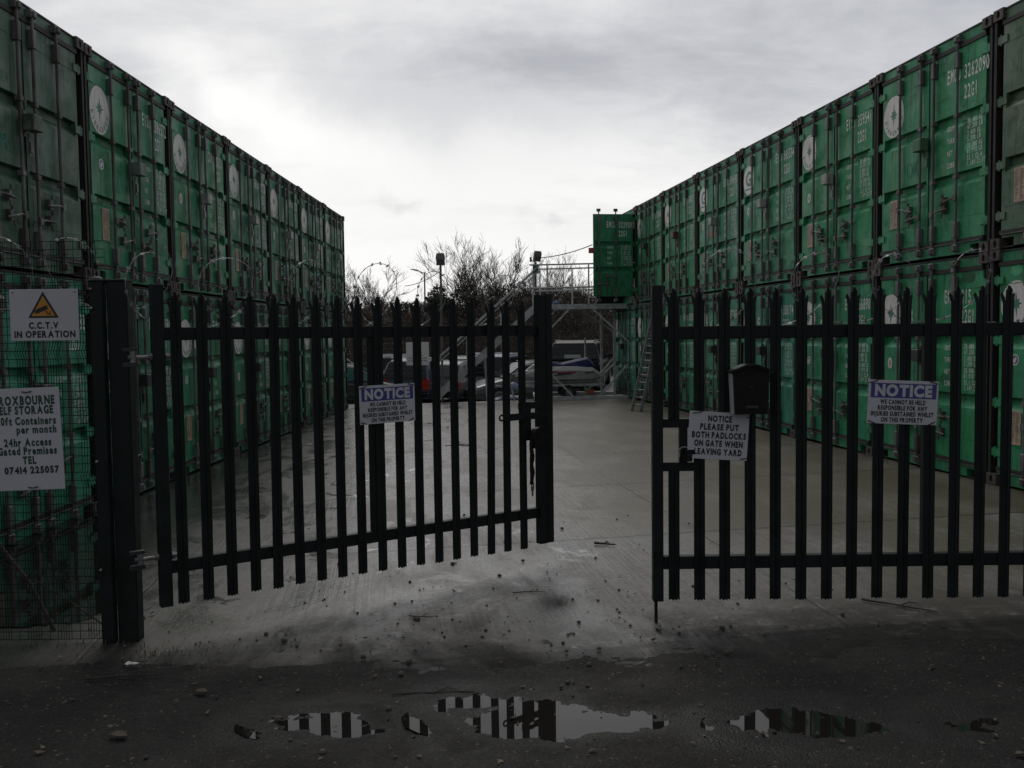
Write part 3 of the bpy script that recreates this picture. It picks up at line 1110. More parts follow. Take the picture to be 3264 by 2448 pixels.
def container(loc, rot, label, color, group, prefix='', number='', emblem='star', plate=True, sticker='stk2', yardno='', lock=(.16, .20, .17), open_right=False, faded=False, mark=None, weights=True):
    t = thing('shipping_container', label, 'shipping container', loc, rot, group)
    dark = tuple(c * .5 for c in color)
    place('body', ME['body'], t, color=color)
    place('frame', ME['frame'], t, color=tuple(c * .85 for c in color))
    for x in (0, CW - .162):
        for z in (0, CH - .118):
            place('corner_casting', ME['cast'], t, (x, -.006, z + (.006 if z else -.0)), color=color)
    dl = place('door', ME['doorL'], t, (DX, .034, 0), color=color)
    dr = place('door', ME['doorR'], t, (CW - DX, .034, 0), (0, 0, PI / 2 if open_right else 0), color=tuple(c * random.uniform(.93, 1.05) for c in color))
    if open_right:
        dr.location = (CW - DX + .03, -.03, 0)
        dr['label'] = 'door standing open at a right angle to the row'
    for x in (.48, .95):
        place('locking_rod', ME['rod'], dl, (x, 0, 0))
        place('locking_rod', ME['rod'], dr, (-x, 0, 0))
    for d, s, me in ((dl, 1, ME['hl']), (dr, -1, ME['hr'])):
        h = place('handle', me, d, (s * .48, 0, .70 + random.uniform(-.03, .03)))
        h2 = place('handle', ME['hr'] if s == 1 else ME['hl'], d, (s * .95, 0, .53 + random.uniform(-.03, .03)))
        h.rotation_euler = (0, random.uniform(-.15, .15), 0)
        h2.rotation_euler = (0, random.uniform(-.15, .15), 0)
    if emblem:
        e = place('emblem', ME[emblem], dl, (.262 + random.uniform(-.02, .015), -.003, 1.955 + random.uniform(-.03, .03)))
        e.rotation_euler = (0, random.uniform(-.05, .05), 0)
    if sticker:
        place('sticker', ME[sticker], dl, (.235 + random.uniform(-.04, .05), -.003, 1.33 + random.uniform(-.08, .08)))
    if plate:
        place('data_plate', ME['plate'], dl, (.30, -.002, .66))
    if prefix or number:
        make_lettering(dr, prefix, number, weights)
    for q in range(random.choice((0, 1, 1, 2, 3))):
        b = MB()
        pw, ph = random.uniform(.10, .32), random.uniform(.08, .26)
        n_ = 11
        b.flat([(pw * random.uniform(.8, 1.0) * math.cos(-2 * PI * k / n_) / 2, ph * random.uniform(.75, 1.0) * math.sin(-2 * PI * k / n_) / 2) for k in range(n_)], 0)
        kk = random.choice((.35, .55, 1.5, 1.7))
        dd, sg = random.choice(((dl, 1), (dr, -1)))
        place('paint_patch', b.mesh('paint_patch', M_PAINT), dd, (sg * random.choice((.27, .72)), -.0018, random.choice((.55, .62, 1.15, 1.25, 1.9, 2.33)) + random.uniform(-.04, .04)), color=tuple(min(.4, c * kk * random.uniform(.85, 1.15)) for c in color))
    if yardno:
        b = MB()
        text(b, yardno, .72, 1.80, .10 * len(yardno), .21, -.003, .02)
        place('yard_number', b.mesh('yard_number', M_LETTER), dl)
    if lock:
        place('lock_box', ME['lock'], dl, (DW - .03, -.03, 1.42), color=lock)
    if mark == 'patch':
        b = MB()
        b.box(.60, .80, -.004, -.001, 1.24, 1.42, 1)
        b.box(.60, .80, -.0045, -.001, 1.13, 1.238, 0)
        b.build('repair_patch', [M_STICKR, M_BOX], dl)
    elif mark:
        b = MB()
        rr = random.Random(hash(mark) % 97)
        text(b, mark, .72, 1.08, .13 * len(mark), .20, -.003, -.012)
        place('chalk_mark', b.mesh('chalk_mark', M_CHALK), dl)
    return t


XL, YL, AL = -4.6514, 10.3442, .0114
XR, YR, AR = 5.3369, 10.3486, -.1326
SL = [-2.50, -.02, 2.44, 4.90, 7.38, 9.88, 12.38, 14.86]
SR = [-2.48, .008, 2.46, 4.92, 7.42, 9.91, 12.44, 14.885, 17.34]
G1, G2, G3, G4, G5 = (.036, .262, .118), (.033, .228, .106), (.052, .280, .150), (.033, .192, .098), (.040, .258, .158)
GREY = (.072, .150, .092)
GREY2 = (.085, .155, .090)


def left_loc(i, z):
    s = (SL[i] + SL[i + 1]) / 2 - CW / 2
    return (XL + math.sin(AL) * s, YL + math.cos(AL) * s, -.141 - .0082 * (SL[i] + 1.2) / 2.458 + z)


def right_loc(i, z):
    s = (SR[i] + SR[i + 1]) / 2 + CW / 2
    return (XR + math.sin(AR) * s, YR + math.cos(AR) * s, .051 - .0117 * (SR[i] + 1.2) / 2.476 + z)


RL, RR = PI / 2 - AL, -PI / 2 - AR
GLU, GLL = 'containers on the top level of the left row', 'containers on the ground level of the left row'
GRU, GRL = 'containers on the top level of the right row', 'containers on the ground level of the right row'
Z2 = CH + .012
left_up = [
    dict(label='grey green container without emblem, nearest on top of the left row', color=GREY, emblem=None, sticker=None, plate=False, mark='8', lock=(.10, .13, .10)),
    dict(label='green container numbered 338657 on top of the left row', color=G2, prefix='EISU', number='3386572', mark='29', sticker='stk'),
    dict(label='green container numbered 105201 on top of the left row', color=G2, prefix='CGMU', number='105201', mark='C', lock=(.30, .32, .29)),
    dict(label='green container numbered 727728, middle of the seven on top of the left row', color=G4, prefix='EMCU', number='727728', lock=(.30, .32, .29)),
    dict(label='dull green container third from the far end on top of the left row', color=G4, prefix='EMCU', number='318271', lock=(.30, .32, .29)),
    dict(label='dull green container, last but one at the far end on top of the left row', color=G4, prefix='EMCU', number='334109', lock=(.30, .32, .29)),
    dict(label='green container at the far end on top of the left row', color=G2, prefix='EMCU', number='301845', lock=(.30, .32, .29)),
]
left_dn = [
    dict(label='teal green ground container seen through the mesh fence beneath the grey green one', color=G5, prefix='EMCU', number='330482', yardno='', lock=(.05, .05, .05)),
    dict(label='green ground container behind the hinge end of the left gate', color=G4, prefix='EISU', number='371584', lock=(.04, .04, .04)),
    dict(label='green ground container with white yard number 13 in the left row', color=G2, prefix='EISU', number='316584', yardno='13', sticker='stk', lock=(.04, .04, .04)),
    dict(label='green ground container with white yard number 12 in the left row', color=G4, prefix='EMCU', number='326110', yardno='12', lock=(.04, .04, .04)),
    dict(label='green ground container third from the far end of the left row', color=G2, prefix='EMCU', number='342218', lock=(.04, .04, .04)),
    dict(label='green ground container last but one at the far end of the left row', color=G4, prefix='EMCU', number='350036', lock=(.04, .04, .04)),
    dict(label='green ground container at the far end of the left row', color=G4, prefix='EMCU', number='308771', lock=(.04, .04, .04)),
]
right_up = [
    dict(label='grey green container without lettering, nearest on top of the right row', color=GREY2, emblem=None, sticker=None, lock=(.10, .13, .10)),
    dict(label='green container numbered 326209 on top of the right row', color=G1, prefix='EMCU', number='3262090', mark='OK', sticker=None, lock=(.07, .16, .09)),
    dict(label='green container numbered 359541 on top of the right row', color=G1, prefix='EISU', number='359541', lock=(.30, .32, .29)),
    dict(label='green container numbered 365534 with a G emblem on top of the right row', color=G3, prefix='EISU', number='365534', emblem='g', lock=(.30, .32, .29)),
    dict(label='green container with G emblem and a red repair patch, top of the right row', color=G3, prefix='EISU', number='364640', emblem='g', mark='patch', lock=(.30, .32, .29)),
    dict(label='green container numbered 340217 with a red brown lock box on top of the right row', color=G1, prefix='EMCU', number='340217', sticker='stk', lock=(.16, .06, .05)),
    dict(label='green container numbered 305656 on top of the right row, next to the open door', color=G2, prefix='EMCU', number='305656', lock=(.03, .06, .045)),
    dict(label='green container with its door swung open, on top of the right row', color=G2, prefix='EMCU', number='3229092', open_right=True, lock=None),
]
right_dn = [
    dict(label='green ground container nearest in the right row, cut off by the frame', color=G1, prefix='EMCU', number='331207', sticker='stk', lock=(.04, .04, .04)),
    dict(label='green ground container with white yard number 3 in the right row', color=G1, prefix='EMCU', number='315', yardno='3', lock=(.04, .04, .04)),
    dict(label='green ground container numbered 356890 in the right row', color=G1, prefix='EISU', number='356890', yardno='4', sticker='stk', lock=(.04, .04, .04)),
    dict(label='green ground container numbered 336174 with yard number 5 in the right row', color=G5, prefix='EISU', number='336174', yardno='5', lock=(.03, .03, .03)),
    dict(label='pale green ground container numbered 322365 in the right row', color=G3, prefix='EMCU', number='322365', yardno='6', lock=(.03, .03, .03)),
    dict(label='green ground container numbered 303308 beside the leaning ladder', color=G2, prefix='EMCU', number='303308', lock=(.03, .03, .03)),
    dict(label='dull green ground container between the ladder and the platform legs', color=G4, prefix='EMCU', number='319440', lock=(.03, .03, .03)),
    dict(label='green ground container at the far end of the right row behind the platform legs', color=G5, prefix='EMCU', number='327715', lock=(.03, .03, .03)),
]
for i, kw in enumerate(left_up):
    container(left_loc(i, Z2), RL, group=GLU, **kw)
for i, kw in enumerate(left_dn):
    container(left_loc(i, 0), RL, group=GLL, **kw)
for i, kw in enumerate(right_up):
    container(right_loc(i, Z2), RR, group=GRU, **kw)
for i, kw in enumerate(right_dn):
    container(right_loc(i, 0), RR, group=GRL, **kw)

# ------------------------------------------------------------------ the palisade gates
PALE_H = 1.93


def make_pale(z0=0.0, z1=PALE_H, top=True):
    """corrugated steel pale, 69 mm wide, split head with three spikes when top is True"""
    b = MB()
    xs_ = [-.0345, -.027, -.019, -.012, -.006, 0, .006, .012, .019, .027, .0345]
    ys_ = [.004, .0, -.002, -.010, -.0135, -.008, -.0135, -.010, -.002, .0, .004]
    t = .003
    zs = [z0, z0 + .35 * (z1 - z0), z0 + .7 * (z1 - z0), z1 - .115] if top else [z0, z1]
    n = len(xs_)
    rings = []
    for z in zs:
        rings.append([(xs_[i], ys_[i], z + (.004 * math.cos(xs_[i] * 300) if z == z0 else 0)) for i in range(n)] + [(xs_[i], ys_[i] + t, z + (.004 * math.cos(xs_[i] * 300) if z == z0 else 0)) for i in range(n - 1, -1, -1)])
    b.loft(rings)
    if top:
        zt = z1 - .115

        def prong(i0, i1, path, tipx, tipz, lean):
            P0 = [(xs_[i], ys_[i], zt) for i in range(i0, i1 + 1)]
            for k, (dz, sh, nar, ly) in enumerate(path):
                pass
            rings_ = []
            xc = sum(p[0] for p in P0) / len(P0)
            for (dz, sh, nar, ly) in [(0, 0, 1, 0)] + path:
                fr = [(xc + sh + (p[0] - xc) * nar, p[1] + ly, zt + dz) for p in P0]
                rings_.append(fr + [(q[0], q[1] + t, q[2]) for q in fr[::-1]])
            b.loft(rings_)
        prong(2, 8, [(.045, 0, 1.10, 0), (.086, 0, 1.08, -.002), (.096, .002, .80, -.002), (.115, -.004, .22, -.002)], 0, 0, 0)
        prong(0, 2, [(.018, -.001, 1.1, .003), (.045, -.005, 1.3, .008), (.058, -.010, 1.2, .012), (.075, -.010, .25, .014)], 0, 0, 0)
        prong(8, 10, [(.018, .001, 1.1, .003), (.045, .005, 1.3, .008), (.060, .010, 1.2, .012), (.073, .013, .25, .014)], 0, 0, 0)
    return b.mesh('pale', M_GATE)


ME['pale'] = make_pale()

# left gate: hinge end near the gate post, swung into the yard
GLx, GLy, GLz = -2.158, 5.60, .155
fx, fy = .300, 7.283
LLEN = math.hypot(fx - GLx, fy - GLy)
LROT = math.atan2(fy - GLy, fx - GLx)
lg = thing('palisade_gate', 'left leaf of the dark steel palisade gate, swung open into the yard', 'gate', (GLx, GLy, GLz), LROT, 'two leaves of the palisade gate')
rg = thing('palisade_gate', 'right leaf of the dark steel palisade gate, closed and carrying a letterbox', 'gate', (.890, 5.662, .130), 0, 'two leaves of the palisade gate')


def gate_common(g, L, pales, zrails, sag):
    lr = lambda x: sag * x
    for z in zrails:
        b = MB()
        M = Matrix.Shear('XY', 4, (0, 0)) if False else None
        b.bbox(.0, L, .012, .056, z - .040, z + .040, .004)
        # flange lip seen from above
        b.box(.0, L, .056, .075, z + .030, z + .0375)
        b.build('rail', M_GATE, g)
    for x in pales:
        p = place('pale', ME['pale'], g, (x + random.uniform(-.002, .002), random.uniform(-.002, .002), lr(x) + random.uniform(-.004, .004)), (0, random.uniform(-.003, .003), 0))
        if random.random() < .14:
            p.rotation_euler = (random.uniform(-.004, .012), random.uniform(-.008, .008), 0)


gate_common(lg, 2.90, [.122 + .1525 * k for k in range(18)], (1.670, .228), -.012)
b = MB()
b.bbox(-.016, .054, -.012, .060, -.01, 1.972, .004)
b.build('stile', M_GATE, lg)
b = MB()
b.bbox(2.868, 2.935, -.012, .060, -.02, 1.945, .004)
b.bbox(2.942, 3.005, -.004, .060, -.02, 1.955, .004)
b.build('stile', M_GATE, lg)
b = MB()
b.bbox(1.432, 1.528, .014, .072, .268, 1.630, .004)
b.build('brace', M_GATE, lg)
# latch: two straps, slide bar with eye, keeper plate
b = MB()
b.box(2.66, 2.94, -.020, -.0125, 1.060, 1.112)
b.box(2.685, 2.775, -.024, -.0145, .820, 1.115)
b.box(2.685, 2.95, -.023, -.0140, .815, .850)
Mx = Matrix.Translation((0, -.034, 0))
b.box(2.515, 2.94, -.036, -.025, .980, 1.032)
b.build('latch', M_GATE, lg)
b = MB()
ring = [(2.497 + .021 * math.cos(2 * PI * i / 14), -.030, 1.006 + .021 * math.sin(2 * PI * i / 14)) for i in range(15)]
b.tube(ring, .0075, 6, cap=False)
b.build('latch_eye', M_GATE, lg)
for z in (.300, 1.53):
    b = MB()
    b.tube([(-.155, .02, z), (.098, .02, z)], .013, 8)
    for x in (-.036, .060):
        b.tube([(x, .02, z), (x + .018, .02, z)], .024, 6)
    b.tube([(-.125, .02, z - .045), (-.125, .02, z + .05)], .018, 8)
    b.build('hinge', M_STEEL, lg, smooth=False)
    for za, zb_ in ((-.055, -.030), (.040, .058)):
        b = MB()
        b.box(-.185, -.10, .000, .040, z + za, z + zb_)
        b.build('hinge_bracket', M_GATE_W, lg)

# right gate
PITCH_R = .1576
gate_common(rg, 3.02, [.262 + PITCH_R * k for k in range(18)], (1.662, .232), 0)
b = MB()
b.bbox(-.028, .036, -.012, .058, -.005, 1.955, .004)
b.build('stile', M_GATE, rg)
b = MB()
b.bbox(1.655, 1.725, .014, .074, .272, 1.622, .004)
b.build('brace', M_GATE, rg)
b = MB()
b.bbox(2.99, 3.06, -.012, .058, -.005, 1.955, .004)
b.build('stile', M_GATE, rg)
# hand hole between the stile and the second pale: two straps and a cut pale
place('pale', make_pale(0.0, .820, False), rg, (.104, 0, .005))
place('pale', make_pale(1.125, PALE_H, True), rg, (.104, 0, .005))
b = MB()
b.box(.036, .262, .006, .046, 1.078, 1.132)
b.box(.036, .262, .006, .046, .808, .862)
b.box(.140, .1885, .005, .0475, .862, 1.078)
b.build('hand_hole_frame', M_GATE, rg)
b = MB()
b.tube([(-.006, .030, .30), (-.006, .030, -.150)], .011, 8)
b.tube([(-.006, .030, .30), (-.006, -.030, .30)], .011, 8)
b.build('drop_bolt', M_GATE, rg)
b = MB()
b.bbox(.152, .212, -.030, -.002, .872, .915, .004)
b.bbox(.170, .225, -.032, -.004, .915, .945, .004)
b.tube([(.135, -.014, .90), (.135, -.014, .945), (.152, -.014, .958), (.19, -.014, .958)], .006, 6, 1)
tag(b.build('padlock', [M_DARKP, M_STEEL], None, (.890, 5.662, .130)), 'small steel padlock hanging open in the hand hole of the right gate leaf', 'padlock')

# chain with cloth sleeve hanging from the left leaf
b = MB()
pts = []
for i in range(15):
    z = .860 - i * .0275
    pts.append((2.758 + .004 * math.sin(i * 1.3), -.052, z))
b.tube(pts, [.015 + .005 * math.sin(i * 2.4) ** 2 for i in range(15)], 8)
ch = thing('security_chain', 'dark sleeved chain hanging from the latch of the left gate leaf', 'chain', (GLx, GLy, GLz), LROT)
b.build('sleeve', M_DARKP, ch, smooth=True)
b = MB()
for k in range(2):
    zc = .452 - k * .035
    lk = [(2.761 + (.013 if k % 2 == 0 else .006) * math.cos(2 * PI * i / 14), -.052 + (.004 if k % 2 == 0 else .012) * math.cos(2 * PI * i / 14), zc + .034 * math.sin(2 * PI * i / 14)) for i in range(15)]
    b.tube(lk, .0055, 6, cap=False)
b.build('link', M_RUST, ch, smooth=True)
b = MB()
cov = [(2.735, .835), (2.745, .850), (2.785, .905), (2.820, .918), (2.855, .900), (2.895, .850), (2.915, .842), (2.905, .828), (2.880, .826), (2.872, .755), (2.765, .755), (2.766, .832)]
b.prism(cov[::-1], Matrix.Translation((0, -.078, 0)), .055)
b.build('lock_cover', M_DARKP, ch)

# ------------------------------------------------------------------ posts and mesh fence on the left
b = MB()
gp = thing('gate_post', 'thick square dark steel post hanging the left gate leaf', 'post', (-2.402, 5.690, 0))
b.bbox(-.063, .063, -.050, .045, -.12, 2.150, .006)
b.build('shaft', M_GATE, gp)
b = MB()
b.bbox(-.069, .069, -.053, .048, 2.151, 2.163, .003)
b.build('cap', M_GATE_W, gp)
fp = thing('fence_post', 'narrow dark steel clamp post at the end of the green mesh fence', 'post', (-2.519, 5.640, 0))
b = MB()
b.bbox(-.034, .044, -.030, .030, -.12, 2.150, .006)
b.build('shaft', M_GATE, fp)
b = MB()
b.bbox(-.038, .048, -.034, .034, 2.151, 2.158, .002)
n = 10
dome = [[(.0 + .044 * math.cos(PI * j / 2 / 4) * math.cos(2 * PI * i / n), .034 * math.cos(PI * j / 2 / 4) * math.sin(2 * PI * i / n), 2.158 + .022 * math.sin(PI * j / 2 / 4)) for i in range(n)] for j in range(4)]
b.loft(dome)
b.build('cap', M_GATE_W, fp)
for z in (2.10, 1.985, 1.05, .38):
    b = MB()
    b.tube([(-.022, -.030, z), (-.022, -.040, z)], .010, 8)
    b.tube([(-.022, -.040, z), (-.022, -.046, z)], [.010, .004], 8)
    b.build('bolt', M_STEEL, fp)

mf = thing('mesh_fence', 'green welded mesh fence panel with barbed coil above, carrying two white signs', 'fence', (0, 0, 0))


def mesh_panel(x0, x1, y, z0, z1, name, vbase):
    b = MB()
    bends = (1.72, .95, .35)

    def yo(z):
        o = 0
        for bz in bends:
            o -= .028 * max(0, 1 - abs(z - bz) / .05)
        return y + o
    x = vbase
    k = 0
    while x > x0:
        grp = [x - .0165 * j for j in range(6)] + [x - .0165 * 5 - .053]
        for q in grp:
            if x0 < q < x1:
                pts = [(q, yo(z), z) for z in [z0] + sorted(sum([[bz - .05, bz, bz + .05] for bz in bends], [])) + [z1] if z0 <= z <= z1]
                b.tube(pts, .0024, 4)
        x -= .1885
    z = z0
    while z < z1 + .001:
        b.tube([(x0, yo(z) - .004, z), (x1, yo(z) - .004, z)], .0023, 4)
        z += .05
    return b.build(name, M_MESH, mf)


mesh_panel(-5.4, -2.57, 5.675, -.07, 2.13, 'mesh_panel', -2.58)
mesh_panel(-5.4, -2.495, 5.705, 2.00, 2.405, 'topping_panel', -2.55)


# ------------------------------------------------------------------ razor wire
def razor(name, label, A, B, loops, rad, zoff, seed, tilt=.27, cat='razor wire'):
    rr = random.Random(seed)
    A, B = Vector(A), Vector(B)
    ax = (B - A).normalized()
    nrm = Vector((-ax.y, ax.x, 0)).normalized()
    L = (B - A).length
    N = int(loops * 40)
    pts = []
    ph = rr.uniform(0, 6)
    pr = [rr.uniform(.86, 1.12) for _ in range(int(loops) + 2)]
    pt = [rr.uniform(.85, 1.2) * tilt for i in range(int(loops) + 2)]
    px_ = [rr.uniform(-.06, .06) for _ in range(int(loops) + 2)]
    for i in range(N + 1):
        t = i / 40.0
        k = int(t)
        f = t - k
        f = f * f * (3 - 2 * f)
        r = rad * (pr[k] * (1 - f) + pr[k + 1] * f)
        ti = pt[k] * (1 - f) + pt[k + 1] * f
        ex = px_[k] * (1 - f) + px_[k + 1] * f
        a = 2 * PI * t + ph
        p = A + ax * (L * i / N + ti * math.cos(a) + ex) + nrm * (r * .55 * math.cos(a + .9)) + Vector((0, 0, zoff + r * math.sin(a)))
        pts.append(p)
    b = MB()
    b.tube(pts, .0023, 4)
    acc = 0
    for p, q in zip(pts[:-1], pts[1:]):
        d = q - p
        acc += d.length
        if acc > .045:
            acc = 0
            dn = d.normalized()
            sd = dn.cross(Vector((rr.gauss(0, 1), rr.gauss(0, 1), rr.gauss(0, 1)))).normalized()
            w = .0115
            b.add([p - dn * .013 - sd * w, p - dn * .004 - sd * .002, p - dn * .013 + sd * w, p + dn * .013 + sd * w, p + dn * .004 + sd * .002, p + dn * .013 - sd * w], [(0, 1, 4, 5), (1, 2, 3, 4)])
    o = b.build(name, M_WIRE)
    return tag(o, label, cat, 'coils of razor wire')


razor('razor_wire', 'coil of razor wire along the top of the left gate leaf', (GLx - .1, GLy + .03, 2.03), (fx + .0, fy + .03, 1.98), 6, .235, .05, 3)
razor('razor_wire', 'coil of razor wire along the top of the right gate leaf', (.98, 5.70, 2.04), (3.9, 5.70, 2.04), 6, .235, .01, 12)
razor('razor_wire', 'coil of razor wire along the mesh fence above the camera sign', (-4.2, 5.98, 2.16), (-2.35, 5.98, 2.16), 4, .24, .06, 21)


# ------------------------------------------------------------------ signs
def sign(name, label, cat, tl, w, h, Y, yaw=0.0, tilt=0.0, tx=None):
    t = thing(name, label, cat, tl, yaw)
    t.rotation_euler = (tx or 0, tilt, yaw)
    return t


def board(b, w, h, r=.006, t=.003, mi=0):
    b.bbox(0, w, 0, t, -h, 0, .0012, mi)


# CCTV sign
w, h = .418, .312
s = sign('warning_sign', 'white CCTV warning sign with a yellow camera triangle on the mesh fence', 'sign', at(28, 923, 5.63), w, h, 5.63)
b = MB()
board(b, w, h)
b.build('board', M_SIGN, s)
b = MB()
cx, zt = .205, -.014
b.flat([(cx, zt), (cx + .093, zt - .160), (cx - .093, zt - .160)][::-1], -.0010)
b.build('triangle', M_PRINT, s)
b = MB()
b.flat([(cx, zt - .026), (cx + .072, zt - .149), (cx - .072, zt - .149)][::-1], -.0018)
b.build('yellow_field', M_SIGNY, s)
b = MB()
Mr = Matrix.Translation((cx - .005, 0, zt - .108)) @ Matrix.Rotation(R(-22), 4, 'Y')


def rot_poly(P, y):
    V = [Mr @ Vector((p[0], 0, p[1])) for p in P]
    b.add([(v.x, y, v.z) for v in V], [tuple(range(len(P)))])


rot_poly([(-.036, -.012), (.034, -.012), (.034, .014), (-.036, .014)], -.0026)
rot_poly([(-.050, -.009), (-.037, -.012), (-.037, .014), (-.050, .010)], -.0026)
b.flat([(cx + .012, zt - .120), (cx + .018, zt - .116), (cx + .030, zt - .132), (cx + .040, zt - .132), (cx + .040, zt - .139), (cx + .026, zt - .139)][::-1], -.0026)
b.flat([(cx + .038, zt - .120), (cx + .044, zt - .120), (cx + .044, zt - .146), (cx + .038, zt - .146)][::-1], -.0027)
b.build('camera_symbol', M_PRINT, s)
b = MB()
text(b, 'C.C.T.V', .203, -.238, .180, .036, -.001, .050)
b.build('lettering', M_PRINT, s)
b = MB()
text(b, 'IN OPERATION', .209, -.292, .372, .037, -.001, .050)
b.build('lettering', M_PRINT, s)
for px in (.022, .398):
    b = MB()
    b.tube([(px, 0, -.020), (px, -.003, -.020)], .005, 8)
    b.build('rivet', M_STEEL, s)

# storage sign, left part cut by the frame
w, h = .62, .625
tr = at(186, 1226, 5.60)
s = sign('storage_sign', 'white self storage price board with dark green lettering on the mesh fence', 'sign', (tr.x - w * math.cos(.055) , tr.y, tr.z - .03), w, h, 5.6, 0, -.028)
b = MB()
board(b, w, h)
b.build('board', M_SIGN, s)
for (txt_, x1, ww, z, hh, bd) in (('BROXBOURNE', w - .030, .372, -.100, .049, .055), ('SELF STORAGE', w - .042, .354, -.157, .045, .055), ('20ft Containers', w - .030, .364, -.222, .044, .050),
                                  ('per month', w - .030, .244, -.275, .042, .050), ('24hr Access', w - .066, .289, -.353, .043, .050), ('Gated Premises', w - .036, .362, -.405, .043, .050),
                                  ('TEL', w - .165, .084, -.462, .042, .055)):
    b = MB()
    text(b, txt_, x1 - ww / 2, z, ww, hh, -.001, bd)
    b.build('lettering', M_PRINTG, s)
b = MB()
text(b, '07414 225057', w - .030 - .167, -.521, .334, .038, -.001, .055)
b.build('telephone_number', M_PRINT, s)
for z in (-.022, -.607):
    b = MB()
    b.tube([(w - .225, -.004, z), (w - .195, -.007, z - .005), (w - .165, -.004, z + .002)], .0035, 5)
    b.build('cable_tie', M_TIE, s)


def notice(label, loc, yaw, tilt, w=.430, h=.268, seed=0):
    s = thing('notice_sign', label, 'sign', loc, yaw, 'notice boards with a blue heading')
    s.rotation_euler = (0, tilt, yaw)
    b = MB()
    board(b, w, h)
    b.build('board', M_SIGN, s)
    b = MB()
    b.flat([(.016, -.018), (.016, -.108), (w - .013, -.108), (w - .013, -.018)], -.0012)
    b.build('heading_band', M_SIGNB, s)
    b = MB()
    text(b, 'NOTICE', w / 2 + .0, -.094, .352, .064, -.0022, .055, gap=.07)
    b.build('heading', M_SIGN, s)
    for i, (t_, ww) in enumerate((('WE CANNOT BE HELD', .278), ('RESPONSIBLE FOR ANY', .304), ('INJURIES SUBSTAINED WHILST', .385), ('ON THIS PROPERTY', .258))):
        b = MB()
        text(b, t_, w / 2, -.145 - i * .0365, ww, .0255, -.0012, .048)
        b.build('lettering', M_PRINT, s)
    for (x0, z0, x1, z1) in ((.004, -.018, .055, -.002), (w - .055, .0, w - .006, -.014), (.006, -h + .018, .050, -h + .0), (w - .055, -h + .0, w - .012, -h + .022)):
        b = MB()
        b.tube([(x0, -.003, z0), ((x0 + x1) / 2, -.006, (z0 + z1) / 2), (x1, -.003, z1)], .0034, 5)
        b.build('cable_tie', M_TIE, s)
    return s


ux, uy = math.cos(LROT), math.sin(LROT)
t0 = 1.325
p0 = Vector((GLx + ux * t0 + uy * .024, GLy + uy * t0 - ux * .024, 1.452))
notice('notice board with blue heading tied to the open left gate leaf', p0, LROT, -.012)
notice('notice board with blue heading tied to the right gate leaf beyond the letterbox', (2.185, 5.640, 1.493), 0, .048)

# padlock notice
w, h = .368, .292
s = thing('padlock_notice', 'white notice about padlocks hanging crooked below the letterbox', 'sign', at(2199, 1309, 5.635))
s.rotation_euler = (0, .066, 0)
b = MB()
board(b, w, h)
b.build('board', M_SIGN, s)
for i, (t_, ww) in enumerate((('NOTICE', .146), ('PLEASE PUT', .238), ('BOTH PADLOCKS', .332), ('ON GATE WHEN', .300), ('LEAVING YARD', .292))):
    b = MB()
    text(b, t_, w / 2 + .004, -.058 - i * .051, ww, .0345, -.0012, .055)
    b.build('lettering', M_PRINT, s)
for (x0, z0, x1, z1) in ((.02, -.012, .075, -.002), (w - .02, -.026, w + .008, -.018), (w - .04, -h + .012, w - .002, -h + .016)):
    b = MB()
    b.tube([(x0, -.003, z0), ((x0 + x1) / 2, -.006, (z0 + z1) / 2), (x1, -.003, z1)], .003, 5)
    b.build('cable_tie', M_TIE, s)

# ------------------------------------------------------------------ letterbox
lb = thing('letterbox', 'black metal letterbox with a sloping lid on the right gate leaf', 'letterbox', (1.331, 5.64, 1.296))
b = MB()
wt, wb, hh, dp = .218, .196, .262, .095
prof = [(.110 - wb / 2, 0), (.110 + wb / 2, 0), (.110 + wt / 2, hh), (.110 - wt / 2, hh)]
b.prism(prof, Matrix.Translation((0, -dp, 0)), dp)
b.build('box', M_DARKP, lb)
b = MB()
lid = [(-.022, hh - .012), (-.022, hh), (.075, hh + .040), (.145, hh + .040), (.242, hh), (.242, hh - .012), (.140, hh + .026), (.080, hh + .026)]
b.prism(lid, Matrix.Translation((0, -dp - .022, 0)), dp + .022)
b.prism([(.0, hh - .001), (.22, hh - .001), (.140, hh + .025), (.080, hh + .025)], Matrix.Translation((0, -dp - .004, 0)), dp)
b.build('lid', M_DARKP, lb)
b = MB()
b.bbox(.075, .150, -dp - .006, -dp, .035, .052, .002)
b.build('name_plate', M_GATE_W, lb)
b = MB()
b.tube([(.110, -dp - .006, .165), (.110, -dp, .165)], .007, 10)
b.build('lock', M_GATE_W, lb)
b = MB()
b.prism([(.004, 0), (.013, 0), (.002, hh - .013), (-.007, hh - .013)], Matrix.Translation((-.001, -.078, 0)), .074)
b.build('side_plate', M_GALV, lb)


# ------------------------------------------------------------------ access platform
ap = thing('access_platform', 'galvanised steel access platform with stairs up to the top containers', 'platform', (1.2, 26.1, 0))
PX0, PX1, PY0, PY1, PZ = -.52, 2.26, 0.0, 1.75, 2.60
g0 = -.085


def apart(name, b, mat=None):
    return b.build(name, mat or M_GALV, ap)


